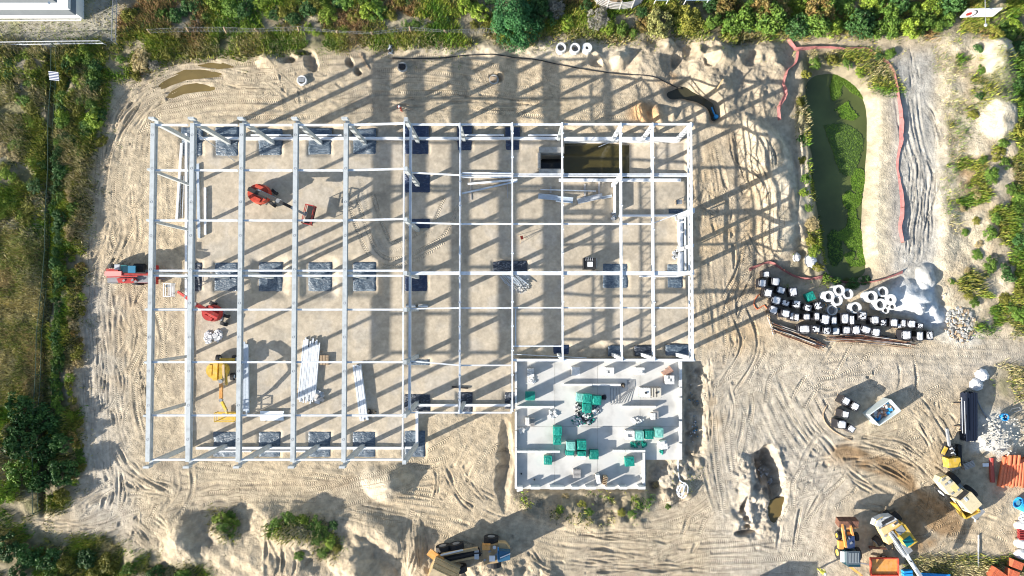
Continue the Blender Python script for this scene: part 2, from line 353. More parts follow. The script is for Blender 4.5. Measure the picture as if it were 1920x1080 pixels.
# slab building, hall footings and pits: flat and cut square
def flat(poly, z, soft=1, hard=True):
    global Hh
    m = mpoly(poly, soft, False); Hh = Hh * (1 - m) + z * m
flat([(962, 672), (1284, 672), (1284, 866), (1215, 866), (1215, 921), (964, 921)], -.25, 1)
PADS = []
def pad(x0, y0, x1, y1, m, dep=.35, mg=7, desc=''): PADS.append((x0, y0, x1, y1, m, dep, mg, desc))
pad(338, 237, 380, 293, 'g', .3, 4, 'northwest corner of the hall, under the first two roof beams')
pad(403, 237, 447, 293, 'g', .3, 4, 'top row, just left of the third roof beam')
pad(484, 240, 529, 292, 'g', .3, 5, 'top row, between the third and fourth roof beams')
pad(577, 240, 622, 291, 'g', .3, 5, 'top row, between the fourth and fifth roof beams')
pad(661, 240, 705, 290, 'g', .3, 5, 'top row, just right of the fifth roof beam')
pad(758, 236, 804, 290, 'b', .3, 3, 'top row, at the taller column of the long middle wall')
pad(857, 236, 885, 283, 'b', .3, 3, 'top row, below the first slender truss')
pad(947, 238, 975, 282, 'b', .3, 3, 'top row, below the second slender truss')
pad(350, 491, 379, 547, 'k', .35, 5, 'middle row, half hidden by the second roof beam')
pad(401, 491, 447, 547, 'g', .35, 5, 'middle row, just left of the third roof beam')
pad(483, 490, 529, 547, 'g', .45, 10, 'middle row, between the third and fourth roof beams')
pad(576, 490, 622, 547, 'g', .45, 10, 'middle row, between the fourth and fifth roof beams')
pad(660, 490, 705, 547, 'g', .45, 9, 'middle row, just right of the fifth roof beam')
pad(758, 515, 802, 547, 'b', .3, 4, 'middle row, at the long middle wall')
pad(757, 325, 807, 362, 'b', .35, 3, 'upper half of the long middle wall')
pad(764, 409, 807, 429, 'b', .35, 3, 'half buried beside the long middle wall')
pad(760, 672, 807, 686, 'g', .3, 3, 'lower half of the long middle wall')
pad(923, 489, 988, 511, 'k', .5, 5, 'in the rubble pit in the middle of the hall')
pad(1129, 493, 1178, 541, 'g', .3, 3, 'middle row, under the fourth slender truss')
pad(1250, 494, 1281, 541, 'g', .3, 3, 'middle row, beside the east wall')
pad(1252, 390, 1282, 402, 'g', .3, 3, 'east side, under the corner wall')
pad(398, 808, 445, 858, 'g', .35, 4, 'bottom row, just left of the third roof beam')
pad(484, 808, 527, 858, 'g', .35, 4, 'bottom row, between the third and fourth roof beams')
pad(577, 808, 621, 858, 'g', .35, 4, 'bottom row, between the fourth and fifth roof beams')
pad(660, 808, 705, 858, 'g', .35, 4, 'bottom row, just right of the fifth roof beam')
pad(757, 806, 798, 858, 'g', .3, 3, 'bottom row, at the south corner of the taller hall')
pad(757, 738, 808, 772, 'k', .35, 3, 'south row of the lower hall, at the inner corner')
pad(857, 734, 887, 778, 'k', .35, 3, 'south row of the lower hall, below the first truss')
pad(945, 734, 972, 768, 'k', .3, 3, 'south row of the lower hall, beside the block building')
pad(1036, 645, 1068, 666, 'b', .3, 3, 'between the lower hall and the block building')
pad(1140, 648, 1166, 668, 'g', .5, 4, 'trench north of the block building, leftmost')
pad(1190, 648, 1224, 668, 'k', .5, 4, 'trench north of the block building, middle')
pad(1248, 646, 1292, 668, 'g', .5, 4, 'trench north of the block building, rightmost')
for (x0, y0, x1, y1, m_, dep, mg, ds) in PADS:
    if mg >= 9: flat(rect(x0 - mg, y0 - mg * .6, x1 + mg * .8, y1 + mg * .8), -.34, 2)
    flat(rect(x0 - 1, y0 - 1, x1 + 1, y1 + 1), -.16 if mg < 9 else -.40, 1)
# trenches under the perimeter beams
for r in [(370, 238, 1050, 262), (1060, 240, 1290, 256), (1100, 642, 1296, 668), (940, 480, 990, 512)]:
    m = mpoly(rect(*r), 2, True); Hh -= .28 * m
# basement pit and shaft
PITZ = -1.25
flat([(1058, 264), (1290, 262), (1290, 336), (1058, 336)], PITZ, 1)
ramp = smooth(1110, 1290, PX) * mpoly(rect(1058, 264, 1290, 336), 1, False)
Hh += ramp * .55
flat(rect(1014, 286, 1057, 317), -3.0, 1)
# pond
POND = [(1510, 165), (1530, 140), (1562, 130), (1598, 148), (1622, 170), (1634, 215), (1632, 280), (1624, 350), (1622, 420), (1626, 470), (1634, 500), (1625, 520), (1595, 530), (1565, 522), (1548, 480), (1540, 420), (1530, 330), (1524, 250)]
pm = blur(inpoly(POND, PX + wx * .35, PY + wy * .35), 6)
Hh = Hh * (1 - pm) - 1.9 * pm
for q in pudm:
    m = blur(inpoly(q, PX + wx * .2, PY + wy * .2), 2); Hh = Hh * (1 - m) + (-.14) * m

# ---------------- wheel tracks ----------------
TS = np.zeros_like(GX); TT = np.zeros_like(GX); TM = np.zeros_like(GX); TH = np.zeros_like(GX)
def catmull(p, step=.35):
    p = [np.array(q, float) for q in p]; p = [2 * p[0] - p[1]] + p + [2 * p[-1] - p[-2]]; out = []
    for i in range(1, len(p) - 2):
        n = max(2, int(np.linalg.norm(p[i + 1] - p[i]) / step))
        for k in range(n):
            t = k / n
            out.append(.5 * ((2 * p[i]) + (-p[i - 1] + p[i + 1]) * t + (2 * p[i - 1] - 5 * p[i] + 4 * p[i + 1] - p[i + 2]) * t * t + (-p[i - 1] + 3 * p[i] - 3 * p[i + 1] + p[i + 2]) * t ** 3))
    out.append(p[-2]); return np.array(out)
def rut(pts, hw=.27, dep=.06, tread=1.0):
    dep = dep * 1.0
    sacc = random.random(); tot = float(np.hypot(*np.diff(pts, axis=0).T).sum()) if len(pts) > 1 else 0; run = 0.0; dep0 = dep; ph_ = rt.uniform(0, 9)
    R = hw * 1.7
    for a, b in zip(pts[:-1], pts[1:]):
        d = b - a; L = math.hypot(*d)
        if L < 1e-6: continue
        d = d / L; run += L; dep = dep0 * min(1, run / 1.6, max(tot - run, .05) / 1.6) * (.75 + .35 * math.sin(run * .9 + ph_) + .2 * math.sin(run * 3.1 + ph_))
        x0 = int((min(a[0], b[0]) - R - fx[0]) / DX); x1 = int((max(a[0], b[0]) + R - fx[0]) / DX) + 2
        y0 = int((min(a[1], b[1]) - R - fy[0]) / DX); y1 = int((max(a[1], b[1]) + R - fy[0]) / DX) + 2
        if x1 < 2 or y1 < 2 or x0 > len(fx) - 3 or y0 > len(fy) - 3: sacc += L; continue
        sl = (slice(max(y0, 0) + oy, min(y1, len(fy) - 1) + oy), slice(max(x0, 0) + ox, min(x1, len(fx) - 1) + ox))
        X = GX[sl] - a[0]; Y = GY[sl] - a[1]
        u = X * d[0] + Y * d[1]; v = -X * d[1] + Y * d[0]
        t = np.abs(v) / hw
        ok = (u >= -.02) & (u <= L + .02)
        ins = ok & (t < 1); brm = ok & (t >= 1) & (t < 1.7)
        th = TH[sl]; th[ins] = (-dep * (1 - t[ins] ** 4) ); th[brm] = np.maximum(th[brm], dep * .5 * (1 - np.abs(t[brm] - 1.3) / .4).clip(0))
        TS[sl][ins] = (sacc + u)[ins]; TT[sl][ins] = (v / hw)[ins]; TM[sl][ins] = tread
        TM[sl][brm] *= .3
        sacc += L
rt = random.Random(4)
def bundle(pts, n, width, gauge=1.9, hw=.26, dep=.06, tread=1.0, wob=.5):
    base = catmull([W(*p) for p in pts], .45)
    d = np.gradient(base, axis=0); d /= np.linalg.norm(d, axis=1)[:, None] + 1e-9
    nrm = np.stack([-d[:, 1], d[:, 0]], 1); L = np.arange(len(base)) * .45
    for k in range(n):
        off = rt.uniform(-width / 2, width / 2) / 16.0
        ph = rt.uniform(0, 99)
        w = off + wob * (np.sin(L / rt.uniform(5, 12) + ph) * .5 + np.sin(L / rt.uniform(14, 25) + ph * 2) * .8)
        i0 = int(rt.uniform(0, .25) * len(base)) if rt.random() < .5 else 0
        i1 = int(rt.uniform(.75, 1) * len(base)) if rt.random() < .5 else len(base)
        dd = dep * rt.uniform(.5, 1.4); hh = hw * rt.uniform(.75, 1.2)
        for s_ in (-.5, .5): rut((base + nrm * (w + s_ * gauge)[:, None])[i0:i1], hh, dd, tread * rt.choice([.3, .7, 1, 1]))
for P_, n_, w_ in (([(360, 130), (290, 165), (240, 215), (215, 290), (200, 400), (196, 520)], 3, 44), ([(182, 560), (188, 680), (196, 780), (215, 850), (262, 892), (330, 915), (460, 930)], 3, 40), ([(330, 900), (480, 925), (640, 935), (800, 965), (960, 990), (1120, 1000), (1240, 975), (1320, 900)], 3, 44), ([(1320, 300), (1335, 420), (1345, 540), (1352, 680), (1362, 800), (1352, 900)], 3, 50)):
    bundle(P_, n_, w_, dep=.13, hw=.25, wob=.25)
bundle([(300, 170), (232, 235), (212, 330), (200, 480), (195, 620), (205, 760), (235, 850), (330, 900), (480, 912), (700, 925)], 9, 70)
bundle([(250, 250), (238, 350), (240, 480), (235, 620), (240, 760), (262, 850)], 7, 55, tread=1)
bundle([(170, 560), (185, 700), (190, 830), (200, 920), (250, 1000)], 5, 30)
bundle([(225, 210), (262, 165), (320, 130), (420, 128), (560, 150), (700, 150)], 4, 26)
bundle([(300, 200), (420, 180), (560, 185), (700, 180), (900, 178), (1050, 190), (1200, 200)], 8, 60)
bundle([(420, 130), (560, 125), (720, 118), (850, 125), (980, 150), (1130, 175)], 6, 40)
bundle([(280, 880), (420, 905), (600, 925), (800, 955), (1000, 985), (1150, 985), (1290, 950), (1370, 860), (1400, 750), (1420, 660)], 9, 50)
bundle([(160, 985), (260, 960), (400, 930), (600, 930)], 4, 24)
bundle([(140, 1010), (230, 980), (330, 940), (450, 925)], 3, 14)
bundle([(205, 880), (200, 930), (190, 985), (160, 1030)], 3, 40)
bundle([(840, 965), (960, 1000), (1100, 1020), (1260, 1030), (1400, 1035), (1520, 1060)], 7, 50, dep=.07)
bundle([(1340, 560), (1335, 700), (1350, 860), (1370, 960)], 5, 40)
bundle([(1325, 270), (1345, 380), (1340, 470), (1350, 600), (1370, 720)], 7, 60, tread=.6)
bundle([(1400, 270), (1425, 400), (1420, 500)], 3, 20)
bundle([(1440, 680), (1600, 672), (1760, 672), (1950, 668)], 4, 40, dep=.02, tread=.5)
bundle([(1400, 650), (1440, 740), (1480, 830), (1520, 900), (1500, 1000), (1480, 1100)], 4, 60, dep=.03, tread=.6)
bundle([(1480, 720), (1530, 810), (1600, 860), (1700, 900), (1780, 960)], 5, 40, dep=.09)
bundle([(1560, 830), (1640, 840), (1720, 850), (1790, 900)], 4, 30, dep=.07)
bundle([(1700, 760), (1745, 830), (1750, 900), (1740, 960)], 5, 50, dep=.06)
bundle([(1640, 820), (1700, 800), (1780, 750)], 3, 30, dep=.05)
bundle([(1700, 120), (1715, 240), (1735, 330), (1730, 430), (1715, 520)], 5, 26, dep=.07, tread=0, gauge=1.6)
bundle([(800, 880), (850, 915), (930, 960), (1020, 990)], 4, 30, dep=.07)
bundle([(790, 960), (780, 1010), (785, 1090)], 3, 20, dep=.08, gauge=1.4)
bundle([(960, 1030), (1100, 1050), (1300, 1055), (1500, 1040)], 4, 30, dep=.08)
bundle([(560, 930), (640, 915), (760, 880), (850, 830)], 2, 30, dep=.04)
bundle([(310, 300), (318, 430), (312, 600), (318, 760)], 3, 20, dep=.03, tread=.7, gauge=1.2)
bundle([(660, 300), (690, 420), (730, 480), (820, 440), (850, 380)], 2, 12, dep=.04)
for (cx0, cy0, sx, sy, n_, a0) in [(235, 440, 40, 60, 9, 70), (1380, 420, 50, 120, 8, 85), (1400, 700, 70, 60, 12, 60), (1620, 720, 110, 40, 8, 10), (1500, 940, 50, 90, 8, 80), (860, 880, 70, 30, 9, 60), (330, 930, 120, 40, 8, 40), (1150, 1040, 200, 25, 8, 5), (1740, 790, 60, 50, 10, 60), (600, 140, 200, 30, 8, 0), (1000, 170, 200, 20, 6, 5), (1820, 1010, 50, 40, 6, 30), (1640, 900, 70, 40, 6, 30), (560, 1030, 60, 40, 3, 80), (240, 640, 50, 120, 8, 85), (220, 970, 60, 30, 6, 30)]:
    for _ in range(n_):
        x_, y_ = cx0 + rt.gauss(0, sx * .6), cy0 + rt.gauss(0, sy * .6); a_ = math.radians(a0 + rt.gauss(0, 28)); l_ = rt.uniform(35, 90); c_ = rt.uniform(-.5, .5)
        bundle([(x_ - math.cos(a_) * l_, y_ + math.sin(a_) * l_), (x_ + math.sin(a_) * l_ * c_ * .4, y_ + math.cos(a_) * l_ * c_ * .4), (x_ + math.cos(a_ + c_) * l_, y_ - math.sin(a_ + c_) * l_)], 1, 4, dep=rt.uniform(.05, .11), hw=.24)
# bold wet ruts, one by one
for P_, d_, h_ in [([(1556, 842), (1600, 832), (1660, 846), (1715, 872), (1745, 905)], .2, .34), ([(1570, 862), (1620, 862), (1670, 882), (1712, 912)], .2, .3), ([(1540, 815), (1570, 850), (1600, 890), (1660, 930)], .16, .3), ([(1560, 830), (1620, 818), (1690, 830), (1760, 880), (1790, 905)], .18, .3), ([(1700, 760), (1740, 815), (1765, 870)], .16, .25), ([(1720, 740), (1760, 790), (1790, 850)], .16, .22), ([(1600, 940), (1650, 960), (1700, 950)], .16, .3),
                   ([(300, 168), (262, 196), (232, 236), (214, 284)], .26, .3), ([(322, 178), (280, 205), (250, 250)], .24, .3), ([(290, 150), (250, 180), (224, 215), (208, 262)], .2, .22), ([(202, 262), (196, 310)], .25, .3), ([(185, 320), (182, 372)], .22, .2), ([(198, 318), (190, 350)], .2, .2), ([(402, 120), (440, 132), (480, 140)], .16, .2), ([(410, 158), (450, 166), (492, 172)], .18, .2),
                   ([(215, 830), (240, 870), (280, 905), (330, 925)], .18, .28), ([(195, 880), (200, 920), (190, 965)], .22, .34), ([(225, 880), (228, 930), (220, 960)], .18, .3), ([(248, 900), (270, 918), (315, 925)], .2, .3), ([(250, 985), (285, 1010), (310, 1030)], .18, .25), ([(290, 970), (325, 990)], .2, .3), ([(150, 950), (180, 930), (215, 912)], .18, .28), ([(12, 985), (80, 985), (150, 990), (210, 975), (280, 950)], .14, .28), ([(60, 975), (140, 978), (200, 960)], .12, .25),
                   ([(196, 690), (194, 740), (200, 790)], .18, .22), ([(222, 690), (228, 740)], .2, .2), ([(210, 770), (215, 810)], .22, .25), ([(262, 690), (268, 740), (275, 790)], .16, .25), ([(180, 600), (186, 680), (184, 740)], .12, .3),
                   ([(835, 872), (848, 905), (866, 935), (900, 958)], .24, .28), ([(858, 870), (872, 900), (895, 925)], .22, .26), ([(815, 880), (818, 915), (812, 945)], .18, .24), ([(880, 900), (905, 930), (940, 955)], .2, .25), ([(985, 1030), (1010, 1060), (1050, 1080)], .22, .3), ([(1100, 1028), (1150, 1032), (1215, 1042)], .24, .34), ([(1060, 1050), (1140, 1058), (1230, 1056)], .2, .3), ([(1090, 1076), (1170, 1068), (1330, 1070)], .2, .28), ([(1080, 1002), (1150, 1008), (1230, 1004)], .18, .26), ([(750, 980), (752, 1030), (740, 1085)], .2, .3), ([(770, 975), (776, 1030), (765, 1085)], .2, .3), ([(792, 980), (796, 1020), (795, 1060)], .18, .24),
                   ([(1385, 262), (1398, 300), (1418, 330), (1432, 360), (1428, 400)], .3, .34), ([(1372, 250), (1384, 300), (1400, 350)], .18, .24), ([(1410, 250), (1428, 290), (1436, 330)], .3, .3), ([(1400, 430), (1420, 470), (1440, 482)], .2, .25), ([(1328, 660), (1332, 720), (1330, 800), (1332, 850)], .2, .22), ([(1365, 720), (1372, 770), (1362, 810)], .12, .3), ([(720, 195), (790, 198), (860, 190), (960, 196), (1080, 196)], .14, .22),
                   ([(1704, 85), (1712, 130), (1716, 160), (1700, 180)], .14, .16), ([(1735, 190), (1755, 225), (1765, 275)], .18, .22), ([(1716, 290), (1722, 360), (1718, 420), (1712, 500)], .16, .2), ([(1738, 300), (1748, 340), (1740, 390), (1732, 480)], .16, .2), ([(1704, 300), (1706, 400), (1698, 500)], .14, .18), ([(1680, 150), (1705, 175), (1735, 150)], .12, .2)]:
    c_ = catmull([W(*p) for p in P_], .4); g_ = np.gradient(c_, axis=0); g_ /= np.linalg.norm(g_, axis=1)[:, None] + 1e-9; nn_ = np.stack([-g_[:, 1], g_[:, 0]], 1)
    for k_ in range(3):
        o_ = (rt.uniform(-.75, .75) if k_ else 0) + .12 * np.sin(np.arange(len(c_)) * .5 + k_ * 2); i_ = int(rt.uniform(0, .3) * len(c_)) if k_ else 0
        rut((c_ + nn_ * np.reshape(o_, (-1, 1)))[i_:], h_ * (.75 if k_ == 0 else .5), d_ * (.95 if k_ == 0 else .6), rt.choice([0, .5, 1]))
patch_ = smooth(-.28, .12, fbm(GX, GY, 5.5, 301, 3)); TM *= .4 + .6 * patch_; TH *= .5 + .5 * np.clip(patch_ + (TH < -.08), 0, 1)
keep = 1 - np.clip(vegL + vegT * 1.0 + vegBL + spoil * .8 + pm * 2 + vegP, 0, 1)
for r in PADS: keep *= 1 - mpoly(rect(r[0] - r[6], r[1] - r[6], r[2] + r[6], r[3] + r[6]), 1, False)
keep *= 1 - mpoly(rect(1010, 262, 1292, 338), 1, False)
keep *= 1 - mpoly([(962, 672), (1284, 672), (1284, 866), (1215, 866), (1215, 921), (964, 921)], 1, False)
Hh += TH * keep; TM *= keep
def gh(X, Y):
    i = np.clip(np.searchsorted(AX, X) - 1, 0, NX - 2); j = np.clip(np.searchsorted(AY, Y) - 1, 0, NY - 2)
    a = (X - AX[i]) / (AX[i + 1] - AX[i]); b = (Y - AY[j]) / (AY[j + 1] - AY[j])
    return (Hh[j, i] * (1 - a) + Hh[j, i + 1] * a) * (1 - b) + (Hh[j + 1, i] * (1 - a) + Hh[j + 1, i + 1] * a) * b
def G(px, py, dz=0.0):
    x, y = W(px, py, 0); z = float(gh(x, y)); x, y = W(px, py, z); return (x, y, float(gh(x, y)) + dz)
# ---------------- ground colour: what each patch is made of, plus painted hedge shade ----------------
def colr(c): return np.array(c)[None, None, :]
def lay(col, c, m): return col * (1 - m[..., None]) + colr(c) * m[..., None]
n1 = fbm(GX, GY, 9, 71, 4); n2 = fbm(GX, GY, 2.2, 73, 4); n3 = fbm(GX, GY, .5, 75, 3)
col = np.ones((NY, NX, 3)) * colr((.41, .338, .238))
col = lay(col, (.47, .375, .25), smooth(0, .5, n1) * .6)
col = lay(col, (.335, .28, .21), smooth(0, .5, -n1) * .6)
col = lay(col, (.44, .38, .295), hall * .8)
col = lay(col, (.36, .325, .275), hall * smooth(.05, .4, n2) * .6)
col = lay(col, (.40, .375, .33), mpoly([(150, 500), (215, 520), (230, 850), (260, 1000), (150, 1000)], 12) * .6)
col = lay(col, (.42, .39, .34), road * .5)
col = lay(col, (.50, .47, .41), blob(1500, 350, 90, 170) * spl2)
col = lay(col, (.52, .45, .33), np.clip(spl2 + blob(1490, 340, 50, 140) * 1.5, 0, 1) * .7)
col = lay(col, (.46, .33, .19), np.clip(mpoly([(1310, 250), (1440, 250), (1440, 650), (1310, 650)], 10) * smooth(-.3, .25, n1 + n2 * .4), 0, 1) * .8)
col = lay(col, (.44, .25, .11), np.clip(blob(1210, 215, 40, 26) * 1.8, 0, 1) * .75)
col = lay(col, (.44, .25, .10), np.clip(blob(1255, 150, 25, 16) * 1.8 + blob(1820, 330, 30, 60) * 1.6, 0, 1) * .55)
col = lay(col, (.26, .17, .09), np.clip(blob(1730, 965, 80, 55) * 2.5 + blob(1640, 865, 90, 22, ang=12) * 2.2 + blob(1690, 900, 60, 18, ang=25) * 2 + blob(1715, 1010, 60, 36) * 2 + blob(1600, 860, 60, 30) * 1.5 + blob(1780, 990, 60, 40) * 1.2, 0, 1) * smooth(-.55, -.1, n2) * .92)
col = lay(col, (.33, .24, .15), np.clip(blob(1350, 730, 30, 130) * 2 + blob(1385, 560, 40, 120) * 1.5 + blob(230, 600, 60, 300) * 1 + blob(470, 210, 60, 16) * 2 + blob(680, 912, 300, 26) * 1.2, 0, 1) * smooth(-.2, .2, n2) * .45)
col = lay(col, (.30, .26, .20), spoil * smooth(.0, .35, n2))
col = lay(col, (.47, .42, .33), top_edge * .6)
col = lay(col, (.47, .43, .34), RIDGE * .9)
col = lay(col, (.50, .52, .53), np.clip(blob(1706, 556, 58, 44) * 3 + blob(1738, 520, 24, 34) * 3 + blob(1745, 590, 40, 26) * 2, 0, 1) * .95)
col = lay(col, (.47, .45, .40), np.clip(blob(1862, 820, 62, 60) * 2.5, 0, 1) * smooth(-.25, .1, n2) * .95)
col = lay(col, (.56, .55, .50), np.clip(blob(1795, 625, 60, 30) * 2, 0, 1) * .6)
col = lay(col, (.44, .38, .29), np.clip(blob(712, 905, 45, 36) * 2.5, 0, 1) * .8)
col = lay(col, (.55, .48, .34), mpoly([(1622, 180), (1660, 190), (1664, 480), (1630, 500), (1628, 330)], 5) * .85)
col = lay(col, (.36, .35, .32), mpoly([(1672, 100), (1748, 95), (1768, 300), (1765, 480), (1740, 540), (1665, 530), (1672, 300)], 6) * .8)
col = lay(col, (.36, .33, .28), re * smooth(-.1, .3, n2) * .6)
col = lay(col, (.33, .31, .25), lawnTL * .9)
col = lay(col, (.20, .21, .11), lawnTL * smooth(.05, .3, n2 + n3 * .5) * .7)
col = lay(col, (.33, .28, .20), mpoly([(360, 838), (790, 838), (790, 850), (360, 850)], 3) * .4)
col = lay(col, (.17, .15, .10), mpoly(rect(1058, 264, 1130, 336), 3, False) * .5)
grav = np.clip(blob(975, 530, 20, 26) * 3, 0, 1)
col = lay(col, (.50, .49, .47), grav)
col = lay(col, (.13, .11, .085), np.clip(blob(1440, 890, 34, 62) * 2.2, 0, 1) * .85 * smooth(-.3, .0, n2))
col = lay(col, (.20, .17, .12), spl2 * smooth(.02, .3, n2 + n3 * .3) * .7 + spoil * smooth(.05, .3, n3 + n2) * .5)
col = lay(col, (.20, .17, .13), np.clip(blob(1440, 1000, 12, 40) + blob(945, 870, 14, 95) * 1.5, 0, 1) * .6)
# wet lines in the hall floor, damp patches
damp = smooth(.18, .4, fbm(GX, GY, 3.4, 91, 5)) * hall
col = lay(col, (.30, .27, .22), damp * .45)
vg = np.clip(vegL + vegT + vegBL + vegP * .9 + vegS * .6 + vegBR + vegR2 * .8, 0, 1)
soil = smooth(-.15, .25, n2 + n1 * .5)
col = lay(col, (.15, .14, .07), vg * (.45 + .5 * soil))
col = lay(col, (.27, .22, .15), sm * .7)
col = lay(col, (.42, .38, .28), vegL * smooth(.1, .35, fbm(GX, GY, 4.5, 93, 4)) * (PX < 95) * (PY < 430) * .9)
col = lay(col, (.50, .43, .31), mpoly([(310, 32), (700, 28), (900, 30), (890, 52), (560, 56), (300, 52)], 6) * smooth(-.2, .15, n2) * .8)
col = lay(col, (.15, .15, .08), vegR * smooth(-.05, .2, fbm(GX, GY, 3.2, 95, 4) + (PX - 1850) / 260.) * .85)
col = lay(col, (.50, .43, .31), vegR * smooth(.0, .25, -fbm(GX, GY, 3.2, 95, 4) - (PX - 1850) / 260.) * .8)
col = lay(col, (.05, .05, .025), vegL * np.exp(-((PX - (101 - (PY - 90) * .022)) / 9.0) ** 2) * .9)  # hedge shade along the left fence, painted into the ground colour
col = lay(col, (.05, .06, .03), pm ** .5 * (pm > .02) * .6)
col = lay(col, (.30, .25, .17), (TM > 0) * smooth(-.1, .3, n2) * .18)
col *= (1 + n3[..., None] * .42 * (1 - .4 * hall[..., None]) + n2[..., None] * .18)
out_ = np.clip(smooth(61.5, 63, np.abs(GX)) + smooth(37.4, 38.8, GY) + smooth(34.6, 36, -GY) * (GX < -36), 0, 1)
col = lay(col, (.17, .175, .075), out_); col = np.clip(col, .01, .75)
me = bpy.data.meshes.new('ground')
nv = NX * NY; me.vertices.add(nv)
me.vertices.foreach_set('co', np.stack([GX, GY, Hh], -1).astype(np.float32).ravel())
idx = np.arange(nv).reshape(NY, NX)
q = np.stack([idx[:-1, :-1], idx[:-1, 1:], idx[1:, 1:], idx[1:, :-1]], -1).reshape(-1, 4)
nf = len(q); me.loops.add(nf * 4); me.loops.foreach_set('vertex_index', q.astype(np.int32).ravel())
me.polygons.add(nf); me.polygons.foreach_set('loop_start', np.arange(0, nf * 4, 4, dtype=np.int32))
me.polygons.foreach_set('use_smooth', np.ones(nf, bool)); me.update(calc_edges=True)
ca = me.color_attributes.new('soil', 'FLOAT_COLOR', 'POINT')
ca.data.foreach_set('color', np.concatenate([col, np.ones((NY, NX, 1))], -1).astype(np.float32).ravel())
GRAIN = (1 - .72 * hall) * (.55 + .45 * np.clip(spoil + bm + vegL + vegT + vegR + re + sm, 0, 1))
for nm, arr in (('grain', GRAIN), ('track_s', TS), ('track_t', TT), ('track_m', TM)):
    a = me.attributes.new(nm, 'FLOAT', 'POINT'); a.data.foreach_set('value', arr.astype(np.float32).ravel())
gm = bpy.data.materials.new('sandy_soil'); gm.use_nodes = True; nt = gm.node_tree; L = nt.links; bs = nt.nodes['Principled BSDF']
bs.inputs['Roughness'].default_value = .95; bs.inputs['Specular IOR Level'].default_value = .15
def nd(t, **k):
    n = nt.nodes.new(t)
    for a, b in k.items(): setattr(n, a, b)
    return n
def attr(n): a = nd('ShaderNodeAttribute'); a.attribute_name = n; return a
def mth(op, a, b=None, c=None):
    n = nd('ShaderNodeMath', operation=op)
    for i, x in enumerate((a, b, c)):
        if x is None: continue
        if isinstance(x, (int, float)): n.inputs[i].default_value = x
        else: L.new(x, n.inputs[i])
    return n.outputs[0]
tc = nd('ShaderNodeTexCoord')
ns = nd('ShaderNodeTexNoise'); ns.inputs['Scale'].default_value = 3.2; ns.inputs['Detail'].default_value = 6; L.new(tc.outputs['Object'], ns.inputs['Vector'])
ns2 = nd('ShaderNodeTexNoise'); ns2.inputs['Scale'].default_value = 9; ns2.inputs['Detail'].default_value = 3; L.new(tc.outputs['Object'], ns2.inputs['Vector'])
vs = nd('ShaderNodeVectorMath', operation='SCALE'); L.new(attr('soil').outputs['Color'], vs.inputs[0])
L.new(mth('MULTIPLY_ADD', ns.outputs['Fac'], .5, .75), vs.inputs['Scale']); L.new(vs.outputs[0], bs.inputs['Base Color'])
s_, t_, m_ = attr('track_s').outputs['Fac'], attr('track_t').outputs['Fac'], attr('track_m').outputs['Fac']
ph = mth('MULTIPLY', mth('ADD', s_, mth('MULTIPLY', mth('ABSOLUTE', t_), .16)), 2 * math.pi / .245)
ch = mth('MULTIPLY', mth('SINE', ph), mth('MULTIPLY', m_, .55))
hgt = mth('ADD', mth('MULTIPLY', ch, .036), mth('MULTIPLY', attr('grain').outputs['Fac'], mth('ADD', mth('MULTIPLY', ns.outputs['Fac'], .11), mth('MULTIPLY', ns2.outputs['Fac'], .085))))
bp = nd('ShaderNodeBump'); bp.inputs['Strength'].default_value = 1; bp.inputs['Distance'].default_value = 1.0
L.new(hgt, bp.inputs['Height']); L.new(bp.outputs[0], bs.inputs['Normal'])
me.materials.append(gm)
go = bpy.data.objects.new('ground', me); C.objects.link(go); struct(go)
# ---------------- water ----------------
def water(name, pts, z, colr_, rough=.12):
    m = mat('water_' + name, colr_, rough, var=.35, vsc=.25, bump=.12, bsc=1.5, dist=.05, spec=.5)
    o = MB().add([(*W(x, y, z), z) for x, y in pts], [tuple(range(len(pts)))[::-1]]).build(name, m)
    if o.data.polygons[0].normal.z < 0: o.data.flip_normals()
    return struct(o)
def grow(poly, k):
    c = np.mean(np.array(poly, float), 0); return [tuple(c + (np.array(p) - c) * k) for p in poly]
water('pond_water', grow(POND, 1.12), -.95, (.092, .112, .032))
water('basement_water', rect(1056, 262, 1180, 338), -1.05, (.055, .045, .014), .06)
water('trench_water', [(1246, 158), (1300, 160), (1350, 180), (1358, 232), (1326, 234), (1316, 204), (1252, 190)], -.85, (.06, .055, .03))
water('shaft_water', rect(1012, 284, 1058, 319), -2.6, (.01, .01, .008))
water('puddle', [(1428, 1012), (1432, 940), (1475, 930), (1480, 1000), (1455, 1018)], -.42, (.16, .115, .04), .25)
for q in pudm: water('puddle', grow(q, 1.06), -.06, (.24, .17, .055), .25)
